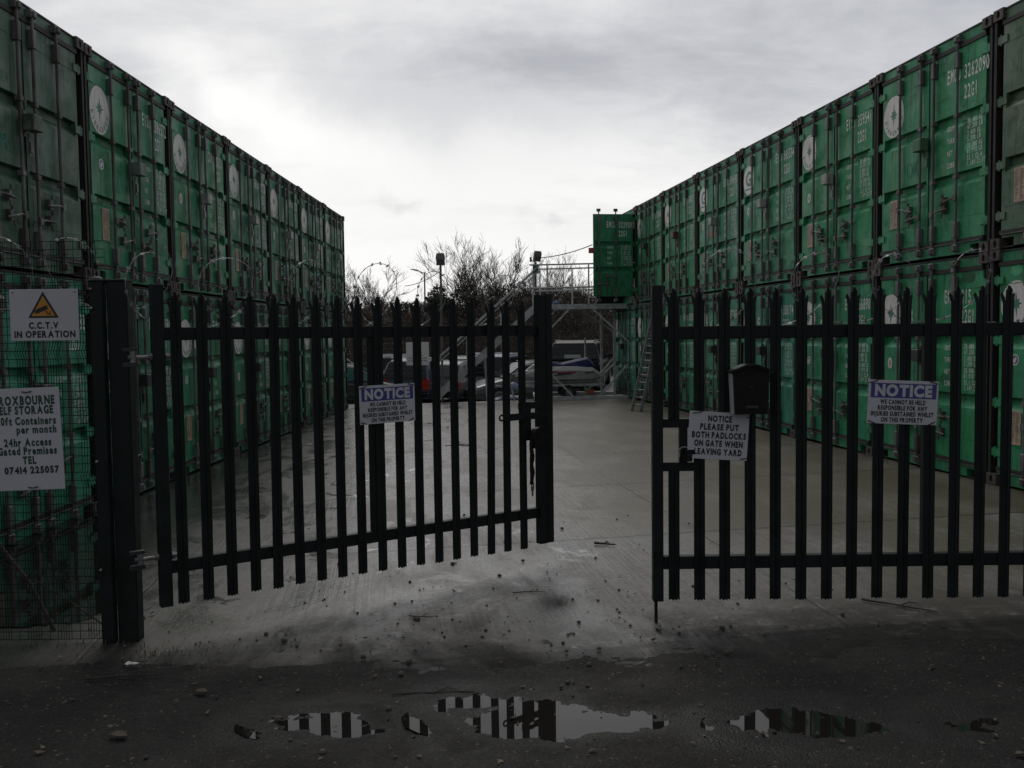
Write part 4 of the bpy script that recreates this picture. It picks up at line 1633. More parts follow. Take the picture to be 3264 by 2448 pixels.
b = MB()
b.box(PX0, PX1, PY0, PY1, PZ - .02, PZ + .01)
apart('deck', b)
for y in (PY0, PY1):
    b = MB()
    b.box(PX0, PX1, y - .03, y + .03, PZ - .13, PZ - .022)
    apart('deck_beam', b)
for x, y in ((PX0 + .05, PY0), (PX1 - .04, PY0), (PX0 + .05, PY1), (PX1 - .04, PY1), (PX1 - .75, PY1), (PX1 - .45, PY0 + .9)):
    b = MB()
    b.box(x - .035, x + .035, y - .035, y + .035, g0 + .02, PZ - .131)
    apart('leg', b)
b = MB()
for y in (PY0 - .06, PY1 + .06):
    b.box(PX0 - .05, PX1 + .03, y - .05, y + .05, g0 - .01, g0 + .10)
b.box(PX0 - .05, PX0 + .05, PY0 - .01, PY1 + .01, g0 + .0, g0 + .09)
b.box(PX1 - .07, PX1 + .028, PY0 - .01, PY1 + .01, g0 + .0, g0 + .09)
apart('base_frame', b)
for a, c in (((PX0 + .1, PY0, 1.6), (PX0 + .95, PY0, PZ - .14)), ((PX1 - .06, PY0, 1.45), (PX1 - 1.15, PY0, PZ - .14)),
             ((PX1 - .06, PY0, 1.02), (PX1 - .98, PY0, .0)), ((PX1 - .06, PY1, 1.15), (PX1 - 1.2, PY1, .05)), ((PX1 - .45, PY0 + .9, 1.08), (PX1 - 1.35, PY0 + .9, .02)),
             ((PX0 + .08, PY0, 1.02), (PX0 + 1.05, PY0, .0)), ((PX0 + .08, PY1, 1.02), (PX0 + 1.25, PY1, .0)),
             ((PX1 - .06, PY1, 1.6), (PX1 - 1.3, PY1, PZ - .14)), ((PX1 - .1, PY1 - .1, .85), (PX1 - .28, PY0 + 1.2, .02)), ((PX1 - .02, PY0 + .1, .8), (PX1 - .12, PY1 - .3, .02))):
    b = MB()
    b.bar(a, c, .05, .05)
    apart('brace', b)
# guard rails
for y, xa, xb in ((PY0, PX0 + .15, PX1 + .05), (PY1, PX0, PX1 - .5)):
    b = MB()
    for z in (PZ + 1.12, PZ + .47):
        b.tube([(xa - (.3 if y == PY0 else 0), y, z), (xb, y, z + .03)], .024, 8)
    n = 3
    for i in range(n):
        x = xa + .2 + (xb - .15 - xa - .2) * i / (n - 1)
        b.tube([(x, y, PZ + .005), (x, y, PZ + 1.11)], .022, 8)
    apart('guard_rail', b)
b = MB()
for y in (.35, .9, 1.4):
    b.tube([(PX0 - .02, y, PZ + .01), (PX0 - .02, y, PZ + 1.05)], .022, 8)
b.tube([(PX0 - .02, .3, PZ + 1.05), (PX0 - .02, PY1, PZ + 1.05)], .022, 8)
b.tube([(PX0 - .02, .3, PZ + .45), (PX0 - .02, PY1, PZ + .45)], .022, 8)
apart('guard_rail', b)
# stairs going down to the left
sx0, sx1 = -3.42, PX0 + .02
g1 = -.16
for y in (.05, .80):
    b = MB()
    b.bar((sx0, y, g1 + .12), (sx1, y, PZ - .06), .04, .20, up=(0, 1, 0) if False else (0, 0, 1))
    apart('stringer', b)
for i in range(9):
    f = (i + .6) / 9.2
    x, z = sx0 + (sx1 - sx0) * f, g1 + .12 + (PZ - .06 - g1 - .12) * f
    b = MB()
    b.box(x - .02, x + .25, .072, .778, z + .055, z + .085)
    apart('tread', b)
for y in (.0, .85):
    b = MB()
    b.tube([(sx0 - .02, y, g1 + 1.16), (sx1 + .1, y, PZ + 1.10)], .019, 8)
    b.tube([(sx0 - .02, y, g1 + .02), (sx0 - .02, y, g1 + 1.16)], .026, 8)
    for f in (.33, .66):
        x = sx0 + (sx1 - sx0) * f
        z = g1 + (PZ - g1) * f
        b.tube([(x, y, z + .02), (x, y, z + 1.13)], .020, 8)
    if y == 0:
        b.tube([(sx0 - .02, y - .01, g1 + 1.01), (sx1 + .1, y - .01, PZ + .95)], .016, 8)
    apart('handrail', b)
b = MB()
b.bar((sx0 + 1.5, .42, g1), (sx0 + 1.45, .42, 1.2), .05)
b.bar((sx0 + 2.3, .42, g1), (sx0 + 1.9, .42, 1.55), .05)
apart('brace', b)

b = MB()
b.bbox(-.36, .36, -.2, .2, 0, .27, .02)
b.bbox(-.38, .38, -.22, .22, .271, .30, .01)
tag(b.build('crate', M_DARKP, None, (2.80, 26.55, PZ + .012)), 'black plastic storage box standing on the platform deck', 'box')
b = MB()
rr = random.Random(2)
rings = []
for i in range(7):
    f = i / 6
    k = math.sin(PI * (.12 + .8 * f))
    rings.append([(-.1 + .2 * f, .09 * k * math.cos(2 * PI * j / 9) + rr.uniform(-.02, .02), .045 + .045 * k * math.sin(2 * PI * j / 9) + rr.uniform(-.01, .02)) for j in range(9)])
b.loft(rings)
m_bag = material('blue_bag', (.06, .16, .30), (.04, .11, .22), 8, .5)
tag(b.build('bag', m_bag, None, (1.30, 26.6, PZ + .02)), 'crumpled blue bag lying on the platform deck', 'bag')


# ------------------------------------------------------------------ floodlights
def floodlight(t, x, y, z, yaw, sc_=1.0):
    h = MB()
    h.prism([(-.115, -.145), (.115, -.145), (.125, .06), (.10, .145), (-.10, .145), (-.125, .06)], Matrix.Translation((0, -.05, 0)), .11)
    for k in range(5):
        h.box(-.095, .095, .061, .09, -.10 + k * .05, -.092 + k * .05)
    o = h.build('lamp_housing', M_LAMPH, t, (x, y, z), (R(14), 0, yaw))
    o.scale = (sc_ * 1.02, sc_, sc_ * 1.18)
    g = MB()
    g.bbox(-.098, .098, -.062, -.0515, -.005, .125, .003)
    g.build('glass', M_LAMPG, o)
    k = MB()
    k.bbox(-.10, .10, -.066, -.0515, -.135, -.03, .004)
    k.build('gear_box', M_LAMPH, o)
    return o


p = at(1404, 826, 26.6)
fl = thing('floodlight', 'floodlight on a thin dark pole in front of the tall bare tree', 'floodlight', (p.x, p.y, gz(p.x, p.y)), 0, 'two yard floodlights')
b = MB()
b.tube([(0, 0, 0), (0, 0, p.z - gz(p.x, p.y) - .14)], .032, 10)
b.build('pole', M_LAMPH, fl)
b = MB()
b.bar((-.13, 0, p.z - gz(p.x, p.y) - .16), (.13, 0, p.z - gz(p.x, p.y) - .16), .03)
b.build('bracket', M_LAMPH, fl)
floodlight(fl, 0, -.02, p.z - gz(p.x, p.y), 0, 1.0)
p = at(1713, 817, 26.2)
fl = thing('floodlight', 'floodlight fixed to the corner rail of the steel platform', 'floodlight', (p.x, p.y, PZ + .4), 0, 'two yard floodlights')
b = MB()
b.tube([(-.06, 0, 0), (-.06, 0, p.z - PZ - .56)], .028, 8)
b.build('pole', M_LAMPH, fl)
b = MB()
b.bbox(-.14, .02, -.06, .06, p.z - PZ - .88, p.z - PZ - .62, .01)
b.build('junction_box', M_BOX, fl)
floodlight(fl, 0, -.02, p.z - PZ - .4, R(32), .85)
b = MB()
b.tube([(-.19, .02, p.z - PZ - .55), (-.19, .02, p.z - PZ - .42)], .03, 8)
b.tube([(-.19, .02, p.z - PZ - .50), (-.02, .02, p.z - PZ - .58)], .012, 6)
b.build('sensor', M_LAMPH, fl)
b = MB()
a0, a1 = at(1722, 822, 26.2), at(1888, 780, 25.05)
b.tube([a0 + (a1 - a0) * f + Vector((0, 0, -.10 * 4 * f * (1 - f) * .6)) for f in [i / 10 for i in range(11)]], .012, 6)
tag(b.build('cable', M_DARKP), 'thin cable slung from the platform lamp to the open container door', 'cable')

# red junction lock on the edge of the open door
b = MB()
pp = at(1885, 798, 25.0)
b.bbox(-.09, .06, -.08, .04, -.07, .07, .01)
tag(b.build('door_lock_box', M_STICKR, None, (pp.x + .02, pp.y + .06, pp.z)), 'dark red lock box on the free edge of the open container door', 'lock box')

# ------------------------------------------------------------------ ladder against the right row
ld = thing('ladder', 'long aluminium ladder leaning on the right container row', 'ladder', (0, 0, 0))
f0, f1 = Vector((2.80, 21.55, gz(2.8, 21.5))), Vector((2.97, 21.25, gz(2.97, 21.2)))
r0 = cam_ray(2121, 950)
# top rests on the front of the upper container
Yt = (XR + .1326 * YR - .09) / (r0.x + .1334)
top1 = Vector((r0.x * Yt, Yt, CZ + r0.z * Yt))
dv = (top1 - f1)
for f in (f0, f1):
    b = MB()
    b.bar(f, f + dv, .028, .075, up=(1, .2, 0))
    b.build('rail', M_ALU, ld)
b = MB()
nr = 15
for i in range(nr):
    q = (i + .9) / (nr + .6)
    b.tube([f0 + dv * q, f1 + dv * q], .016, 6)
b.build('rungs', M_ALU, ld)

# ------------------------------------------------------------------ far fence with sign
FY = 27.6
ff = thing('car_park_fence', 'low wire mesh fence between the yard and the parked cars', 'fence', (0, FY, 0))
b = MB()
x = -7.0
while x < 3.6:
    b.tube([(x, 0, -.3), (x, 0, 1.55)], .0016, 3, cap=False)
    x += .075
z = -.25
while z < 1.56:
    b.tube([(-7, -.004, z), (3.6, -.004, z)], .0018, 3, cap=False)
    z += .15
b.build('mesh_panel', M_GATE_W, ff)
for x in (-6.9, -4.6, -2.35, -.1, 2.2):
    b = MB()
    b.tube([(x, .03, -.45), (x, .03, 1.66)], .026, 8)
    b.build('post', M_GALV if x > -3 else M_LAMPH, ff)
tl = at(1294, 1091, FY - .06)
s = thing('drivers_sign', 'white sign with a red exclamation disc on the car park fence', 'sign', tl)
w, h = .68, .69
b = MB()
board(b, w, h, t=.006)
b.build('board', M_SIGN_LIT, s)
b = MB()
n = 24
b.flat([(.33 + .115 * math.cos(-2 * PI * i / n), -.19 + .115 * math.sin(-2 * PI * i / n)) for i in range(n)], -.002)
b.build('red_disc', M_PRINTR, s)
b = MB()
b.flat([(.318, -.12), (.318, -.215), (.350, -.215), (.350, -.12)], -.004)
b.flat([(.318, -.230), (.318, -.26), (.350, -.26), (.350, -.230)], -.004)
b.build('exclamation_mark', M_SIGN, s)
for i, (t_, ww) in enumerate((('DRIVERS', .30), ('Visitors must park', .56), ('in allocated areas', .56), ('only', .14))):
    b = MB()
    text(b, t_, w / 2, -.415 - i * .078, ww, .045, -.002, .03)
    b.build('lettering', M_PRINTR, s)


# ------------------------------------------------------------------ vehicles beyond the fence
def make_car(label, loc, rotz, paint, L=4.2, W=1.72, H=1.45, hatch=True, van=False, glass=None, rear_plate=True, tail=None, group='cars parked beyond the far fence', cat='car', lights=True, plate_z=None, bh0=.92):
    """front towards +x"""
    glass = glass or M_GLASS
    t = thing('van' if van else 'parked_car', label, cat, loc, rotz, group)
    b = MB()
    hw = W / 2
    bh = bh0 if not van else 1.15

    def ring(x, zb, zt, k, cr=.12):
        w_ = hw * k
        return [(x, -w_ * .93, zb), (x, w_ * .93, zb), (x, w_, zb + .22), (x, w_, zt - cr), (x, w_ * .95, zt - .03), (x, w_ * .80, zt), (x, -w_ * .80, zt), (x, -w_ * .95, zt - .03), (x, -w_, zt - cr), (x, -w_, zb + .22)]
    st = [(-L / 2, .32, bh - .22, .86), (-L / 2 + .05, .26, bh - .06, .94), (-L / 2 + .5, .22, bh, 1), (0, .20, bh, 1), (L / 2 - 1.25, .20, bh, 1),
          (L / 2 - .55, .22, bh - .14, .98), (L / 2 - .15, .25, bh - .26, .90), (L / 2, .32, bh - .38, .78)]
    b.loft([ring(*s_) for s_ in st])
    xr_ = -L / 2 + (.10 if (hatch or van) else .75)
    xf = L / 2 - (1.05 if not van else .75)
    gw = [(xr_, bh - .05, .93, .0), (xr_ + (.38 if hatch else .55) * (0.45 if van else 1), H - .08, .78, 0), (xr_ + .75, H, .76, 0), (-.05, H, .76, 0), (xf - .75, H - .05, .77, 0), (xf, bh - .04, .90, 0)]

    def groof(x, z, k):
        w_ = hw * k
        lo = bh - .05
        if z - lo < .12:
            return [(x, -w_, lo - .02), (x, w_, lo - .02), (x, w_, lo), (x, w_ * .9, lo + .015), (x, -w_ * .9, lo + .015), (x, -w_, lo)]
        return [(x, -hw * .95, lo), (x, hw * .95, lo), (x, w_, z - .06), (x, w_ * .88, z), (x, -w_ * .88, z), (x, -w_, z - .06)]
    b.loft([groof(x, z, k) for (x, z, k, _) in gw])
    b.build('body', paint, t, smooth=False)
    # side glass
    for sd in (-1, 1):
        g = MB()
        xs0, xs1 = xr_ + .55, xf - .45
        lo = bh + .01
        yb, yt = sd * (hw * .955), sd * (hw * .80)
        P = [(xs0 - .12, yb, lo), (xs1 + .18, yb, lo), (xs1 - .28, yt, H - .11), (xs0 + .05, yt, H - .10)]
        off = sd * .012
        g.add([(p[0], p[1] + off, p[2]) for p in P] + [(p[0], p[1] + off + sd * .006, p[2]) for p in P], [(0, 1, 2, 3), (4, 5, 6, 7), (0, 4, 5, 1), (1, 5, 6, 2), (2, 6, 7, 3), (3, 7, 4, 0)])
        g.build('side_window', glass, t)
    # windscreen and rear window
    for nm, xa, xb, za, zb in (('windscreen', xf - .05, xf - .66, bh + .01, H - .10), ('rear_window', xr_ + .02, xr_ + (.34 if not van else .16), bh + .02, H - .12)):
        g = MB()
        d = .014 if nm == 'windscreen' else -.014
        P = [(xa + d, -hw * .84, za), (xa + d, hw * .84, za), (xb + d, hw * .70, zb), (xb + d, -hw * .70, zb)]
        Q = [(p[0] + d * 2.0, p[1], p[2] + .004) for p in P]
        g.add(P + Q, [(0, 1, 2, 3), (4, 5, 6, 7), (0, 4, 5, 1), (1, 5, 6, 2), (2, 6, 7, 3), (3, 7, 4, 0)])
        g.build(nm, glass, t)
    # wheels
    for x in (-L / 2 + .78, L / 2 - .82):
        for sd in (-1, 1):
            wv = MB()
            y0 = sd * (hw - .17)
            wv.tube([(x, y0, .31), (x, y0 + sd * .185, .31)], .31, 18)
            wo = wv.build('wheel', M_TYRE, t)
            rv = MB()
            rv.tube([(x, y0 + sd * .186, .31), (x, y0 + sd * .20, .31)], [.20, .17], 14)
            rv.build('rim', M_ALU, wo)
    # lamps, bumper trim, mirrors, plate
    if lights:
        for sd in (-1, 1):
            g = MB()
            y0, y1 = sorted((sd * hw * .66, sd * hw * .955))
            g.bbox(-L / 2 - .005, -L / 2 + .16, y0, y1, bh - .36, bh - .02, .02)
            g.build('tail_light', M_TAIL, t)
            g = MB()
            y0, y1 = sorted((sd * hw * .50, sd * hw * .86))
            g.bbox(L / 2 - .14, L / 2 - .02, y0, y1, bh - .50, bh - .36, .02)
            g.build('headlight', M_LAMPC, t)
    for xa_, xb_, kw_ in ((-L / 2 - .05, -L / 2 + .12, .88), (L / 2 - .10, L / 2 + .05, .80)):
        g = MB()
        g.bbox(xa_, xb_, -hw * kw_, hw * kw_, .33, .51, .02)
        g.build('bumper', M_CHROME if tail == 'chrome' else M_DARKP, t)
    for sd in (-1, 1):
        g = MB()
        y0, y1 = sorted((sd * hw * .97, sd * (hw + .17)))
        g.bbox(xf - .30, xf - .16, y0, y1, bh + .0, bh + .13, .02)
        g.build('mirror', paint, t)
    if rear_plate:
        g = MB()
        zz = plate_z or (bh - .30)
        g.bbox(-L / 2 - .035, -L / 2 - .012, -.26, .26, zz - .055, zz + .055, .004)
        g.build('number_plate', M_NUMP, t)
    g = MB()
    for sd in (-1, 1):
        g.tube([(xr_ + .5, sd * hw * .70, H + .02), (xf - .9, sd * hw * .70, H + .01)], .014, 6)
    if not van:
        g.build('roof_rail', M_CHROME, t)
    return t


P_DARK = car_paint('car_paint_dark_grey', (.035, .036, .040))
P_BLUE = car_paint('car_paint_slate_blue', (.045, .062, .095))
P_SILV = car_paint('car_paint_silver', (.13, .137, .142), .3)
P_NAVY = car_paint('car_paint_navy', (.020, .034, .15))
P_BLK = car_paint('car_paint_black', (.004, .004, .005), .35)
P_BLK.node_tree.nodes['Principled BSDF'].inputs['Specular IOR Level'].default_value = .22
P_WHT = car_paint('car_paint_white', (.26, .26, .26), .3)
P_RED = car_paint('car_paint_brown', (.17, .06, .025), .3)
ZL = -.52
make_car('dark grey estate car with teal tinted windows behind the left end of the fence', (-5.35, 29.6, ZL - .03), R(6), P_DARK, 4.5, 1.75, 1.42, glass=M_GLASST, tail='chrome')
make_car('slate blue hatchback seen from behind with tall red tail lights', (-3.05, 31.4, ZL), R(78), P_BLUE, 4.0, 1.75, 1.55)
make_car('silver hatchback with red tail light behind the red disc sign', (-1.65, 31.6, ZL), R(66), P_SILV, 3.9, 1.70, 1.42)
make_car('navy blue car parked behind the foot of the stairs', (-.20, 33.0, ZL), R(70), P_NAVY, 4.2, 1.75, 1.62)
make_car('pale silver saloon behind the platform stairs', (.55, 30.4, ZL), R(-160), P_SILV, 4.3, 1.72, 1.40, hatch=False)
make_car('dark grey hatchback squeezed between the navy car and the silver saloon', (-1.15, 35.0, ZL), R(75), P_DARK, 4.0, 1.7, 1.5)
make_car('black people carrier seen from behind beyond the jet ski', (2.35, 31.9, -.075), R(80), P_BLK, 4.5, 1.86, 1.62, cat='car', lights=False, plate_z=1.12, bh0=1.0)
for i, (lab, x, y, r, p_, hgt) in enumerate((('silver car in the second row, leftmost of the four far cars', -7.0, 37.5, 12, P_SILV, 1.45), ('white car in the second row behind the slate blue hatchback', -3.9, 38.0, 4, P_WHT, 1.5),
                                             ('brown car in the second row behind the dark grey estate', -5.3, 44.0, 2, P_RED, 1.75), ('dark car in the second row behind the navy blue car', -.2, 39.0, 8, P_DARK, 1.5))):
    make_car(lab, (x, y, ZL), R(r), p_, 4.2, 1.7, hgt, group='cars in the second row of the car park')

# ------------------------------------------------------------------ jet ski on its trailer
m_hull = material('hull_white', (.48, .48, .47), (.40, .40, .39), 4, .35)
m_seat = material('seat_blue', (.035, .036, .17), (.028, .028, .13), 6, .5)
m_mag = material('stripe_red', (.40, .035, .045), (.30, .03, .06), 6, .4)
m_pur = material('stripe_black', (.014, .012, .02), (.02, .015, .03), 6, .4)
jb = at(1642, 1200, 27.0)
jz = .46
js = thing('jet_ski', 'white jet ski with blue seat and red stripes on a trailer', 'jet ski', (0.10, 27.05, jz), R(2))
b = MB()
stn = [(0.0, .02, .10, .16), (.25, .22, .03, .24), (.7, .42, -.05, .34), (1.2, .52, -.08, .36), (1.8, .54, -.08, .36), (2.25, .52, -.06, .32), (2.48, .44, -.02, .16)]
b.loft([[(x, -w_, zt - .10), (x, -w_ * .9, zb + .08), (x, 0, zb), (x, w_ * .9, zb + .08), (x, w_, zt - .10), (x, w_ * .75, zt), (x, 0, zt + .02), (x, -w_ * .75, zt)] for (x, w_, zb, zt) in stn])
b.build('hull', m_hull, js, smooth=False)
b = MB()
seat = [(.98, .10, .36, .44), (1.05, .16, .30, .52), (1.35, .19, .30, .46), (1.8, .20, .32, .56), (2.12, .18, .34, .62), (2.22, .14, .36, .52), (2.32, .10, .36, .42)]
b.loft([[(x, -w_, zb), (x, w_, zb), (x, w_, zt - .05), (x, w_ * .6, zt), (x, -w_ * .6, zt), (x, -w_, zt - .05)] for (x, w_, zb, zt) in seat])
b.build('seat', m_seat, js)
b = MB()
b.loft([[(x, -w_, zb), (x, w_, zb), (x, w_ * .8, zt), (x, -w_ * .8, zt)] for (x, w_, zb, zt) in ((.35, .20, .24, .30), (.65, .26, .30, .50), (.92, .24, .32, .74), (1.05, .14, .36, .80))])
b.build('cowl', m_hull, js)
b = MB()
b.tube([(.98, -.36, .90), (.93, -.15, .86), (.95, 0, .80), (.93, .15, .86), (.98, .36, .90)], .022, 8)
b.build('handlebar', M_DARKP, js)
b = MB()


def stripe(P, mi):
    # stripes follow the flank a few millimetres outside it
    def yw(x):
        xs_ = [s_[0] for s_ in stn]
        ws = [s_[1] for s_ in stn]
        return -np.interp(x, xs_, ws) - .006
    b.add([(p[0], yw(p[0]), p[1]) for p in P] + [(p[0], yw(p[0]) + .004, p[1]) for p in P], [tuple(range(len(P)))] + [tuple(range(2 * len(P) - 1, len(P) - 1, -1))], mi)


stripe([(.75, .17), (1.2, .21), (1.2, .25), (.75, .235)], 0)
stripe([(1.2, .18), (1.70, .19), (1.75, .23), (1.2, .215)], 0)
stripe([(1.2, .12), (1.6, .16), (1.6, .19), (1.2, .18)], 1)
stripe([(1.2, .115), (.95, .09), (.95, .11), (1.2, .14)], 1)
stripe([(2.0, .17), (2.25, .20), (2.25, .235), (2.0, .205)], 1)
b.build('stripes', [m_mag, m_pur], js)
tr_ = thing('boat_trailer', 'low grey trailer carrying the jet ski', 'trailer', (0.10, 27.05, 0), R(2))
b = MB()
for y in (-.38, .38):
    b.bar((.2, y, .28), (2.55, y, .30), .05, .07)
    b.bar((.3, y * .6, .37), (2.5, y * .6, .385), .07, .04)
for x in (.5, 1.5, 2.4):
    b.bar((x, -.6 if x == 1.5 else -.38, .25), (x, .6 if x == 1.5 else .38, .25), .05)
    b.bar((x, -.23, .25), (x, -.23, .37), .03)
    b.bar((x, .23, .25), (x, .23, .37), .03)
b.bar((-.7, 0, .26), (.5, 0, .27), .06)
b.build('frame', M_GALV, tr_)
for sd in (-1, 1):
    b = MB()
    b.tube([(1.5, sd * .62, .10), (1.5, sd * .75, .10)], .21, 16)
    wo = b.build('wheel', M_TYRE, tr_)
    b = MB()
    b.tube([(1.5, sd * .751, .10), (1.5, sd * .765, .10)], .10, 12)
    b.build('rim', M_ALU, wo)
b = MB()
b.bbox(2.05, 2.25, -.5, -.46, .02, .16, .01)
b.build('reflector', material('orange_reflector', (.40, .10, .03), (.3, .07, .02), 9, .4), tr_)

# odds and ends under the stairs
rr = random.Random(11)
b = MB()
rings = []
for i in range(9):
    f = i / 8
    k = math.sin(PI * (.08 + .86 * f)) ** .6
    rings.append([(-.5 + 1.0 * f, .28 * k * math.cos(PI * j / 6) + rr.uniform(-.03, .03), max(0.0, .16 * k * math.sin(PI * j / 6) * rr.uniform(.7, 1.2))) for j in range(7)])
b.loft(rings, closed=False, cap=False)
b.loft([[(p[0], p[1], -.01) for p in (r_[0], r_[-1])] for r_ in rings], closed=False, cap=False)
tag(b.build('tarpaulin', material('tarp_navy', (.02, .03, .13), (.015, .02, .09), 5, .5), None, (-.05, 27.0, gz(0, 26.9) + .015)), 'crumpled dark blue tarpaulin on the ground behind the stairs', 'tarpaulin')
b = MB()
b.tube([(0, 0, 0), (.06, 0, .03), (.30, 0, -.10), (.36, 0, -.13)], [.05, .095, .095, .03], 10)
tag(b.build('fender', material('fender_pale_blue', (.42, .48, .62), (.30, .36, .52), 6, .4), None, (-.05, 26.9, .28)), 'pale blue plastic fender lying on the tarpaulin', 'fender')


# ------------------------------------------------------------------ trees, bank, bushes
def tree(label, x, y, h, seed, spread=.55, lean=0.0, group='bare trees beyond the car park', trunks=1, dens=5, zb=-.6, levels=5, r0=.10, ivy=0):
    rr = random.Random(seed)
    t = thing('bare_tree', label, 'tree', (x, y, zb), 0, group)
    tb, cb = MB(), MB()

    def grow(p, d, L, r, lv):
        n = 4 if lv < 3 else 3
        pts, q, dd = [p], p.copy(), d.copy()
        rads = [r]
        for i in range(n):
            dd = (dd + Vector((rr.gauss(0, .15), rr.gauss(0, .15), rr.gauss(.05, .09)))).normalized()
            q = q + dd * L / n
            pts.append(q.copy())
            rads.append(max(.0058, r * (1 - .42 * (i + 1) / n)))
        (tb if lv <= 1 else cb).tube(pts, rads, 6 if lv <= 1 else (4 if lv == 2 else 3), cap=False)
        if lv >= levels:
            return
        k = dens if lv > 0 else dens + 2
        for j in range(k):
            f = rr.uniform(.28 if lv else .35, 1.0)
            i = min(n - 1, int(f * n))
            s_ = pts[i].lerp(pts[i + 1], f * n - i)
            axis = Vector((rr.gauss(0, 1), rr.gauss(0, 1), rr.gauss(0, .3)))
            nd = (dd + axis.normalized() * spread * rr.uniform(.6, 1.4) + Vector((0, 0, .12))).normalized()
            grow(s_, nd, L * rr.uniform(.46, .72), max(.0058, rads[i] * rr.uniform(.36, .55)), lv + 1)
        grow(q, dd, L * rr.uniform(.6, .75), rads[-1], lv + 1)
    for k in range(trunks):
        a = rr.uniform(0, 6.28)
        o = Vector((math.cos(a), math.sin(a), 0)) * (0 if trunks == 1 else rr.uniform(.15, .5))
        d = Vector((lean + o.x * .35 + rr.gauss(0, .05), o.y * .35, 1)).normalized()
        grow(o, d, h * .40 * rr.uniform(.85, 1.1), r0 * (1 if trunks == 1 else .7), 0)
    k_ = h / max(v[2] for v in cb.v)
    for m_ in (tb, cb):
        m_.v = [(v[0] * min(1.25, k_), v[1] * min(1.25, k_), v[2] * k_) for v in m_.v]
    tb.build('trunk', M_BARK, t)
    cb.build('crown', M_TWIG, t)
    if ivy:
        lb_ = MB()
        for i in range(ivy):
            a = rr.uniform(0, 6.28)
            z = rr.uniform(.3, h * .55)
            rad = rr.uniform(.05, .9) * (1 - z / (h * .75))
            lb_.quad_leaf((math.cos(a) * rad, math.sin(a) * rad, z), rr.uniform(.10, .2), rr)
        lb_.build('ivy', M_IVY, t)
    return t


def tree_at(px, py_top, Y, **kw):
    p_ = at(px, py_top, Y)
    return dict(x=p_.x, y=Y, h=(p_.z + .6) * kw.pop('k', 1.0), **kw)


tree(**tree_at(1185, 815, 52, label='spreading bare tree beside the far end of the left row', seed=5, spread=.75, trunks=2, dens=4, r0=.11))
tree(**tree_at(1120, 850, 57, label='low bare tree partly hidden by the far end of the left row', seed=9, spread=.8, trunks=2, dens=3))
tree(**tree_at(1535, 706, 47, label='tallest bare tree, straight and upright behind the floodlight pole', seed=14, spread=.62, trunks=3, dens=3, r0=.11))
tree(**tree_at(1412, 800, 50, label='slim bare tree just left of the tallest one', seed=31, spread=.5, trunks=1, dens=4, r0=.08))
tree(**tree_at(1590, 790, 48, label='dense ivy clad bare tree behind the top of the stairs', seed=22, spread=.7, trunks=2, dens=4, r0=.10, ivy=1600))
tree(**tree_at(1670, 815, 52, label='broad bare tree behind the corner lamp of the platform', seed=37, spread=.75, trunks=2, dens=4))
tree(**tree_at(1790, 770, 55, label='pale thin tree with a single tall leader behind the platform rails', seed=41, spread=.6, trunks=2, dens=3, r0=.07))
tree(**tree_at(1865, 850, 50, label='low bare tree behind the open container door', seed=46, spread=.8, trunks=2, dens=4))
tree(**tree_at(1300, 890, 60, label='small bare tree in the gap between the spreading tree and the evergreen bush', seed=52, spread=.75, trunks=2, dens=3))
tree(**tree_at(980, 780, 60, label='bare tree standing wholly behind the left container row', seed=57, spread=.7, trunks=2, dens=4, levels=4))


def bush(label, px, py_top, Y, w, seed, mat=M_IVY, n=5200):
    rr = random.Random(seed)
    top = at(px, py_top, Y)
    h = top.z + .6
    t = thing('evergreen_bush', label, 'bush', (top.x, Y, -.6), 0, 'evergreen bushes on the bank')
    b = MB()
    cl = [(rr.gauss(0, w * .36), rr.gauss(0, .5), h * rr.uniform(.25, .92), rr.uniform(.25, .55)) for _ in range(26)]
    for i in range(n):
        c = rr.choice(cl)
        v = Vector((rr.gauss(0, 1), rr.gauss(0, 1), rr.gauss(0, 1))).normalized() * c[3] * rr.uniform(.55, 1.05)
        z = max(.05, c[2] + v.z)
        b.quad_leaf((c[0] + v.x * 1.2, c[1] + v.y, min(z, h)), rr.uniform(.09, .19), rr)
    b.build('foliage', mat, t)
    b = MB()
    for i in range(7):
        b.tube([(rr.gauss(0, .3), rr.gauss(0, .2), 0), (rr.gauss(0, w * .3), rr.gauss(0, .3), h * .75)], [.05, .015], 5)
    b.build('stem', M_BARK, t)


bush('dark evergreen bush behind the floodlight pole', 1395, 905, 44, 1.7, 3)
bush('rounded dark evergreen bush right of the floodlight pole', 1480, 935, 43, 1.6, 8)
bush('low dark evergreen bush behind the top of the stairs', 1610, 905, 44, 1.9, 13)

# bramble bank
rr = random.Random(77)


def bank_h(x, y):
    base = 3.45 + .35 * math.sin(x * .31 + 1) + .25 * math.sin(x * .83)
    f = max(0.0, 1 - ((y - 44.5) / 5.0) ** 2)
    return -.65 + base * f ** .6


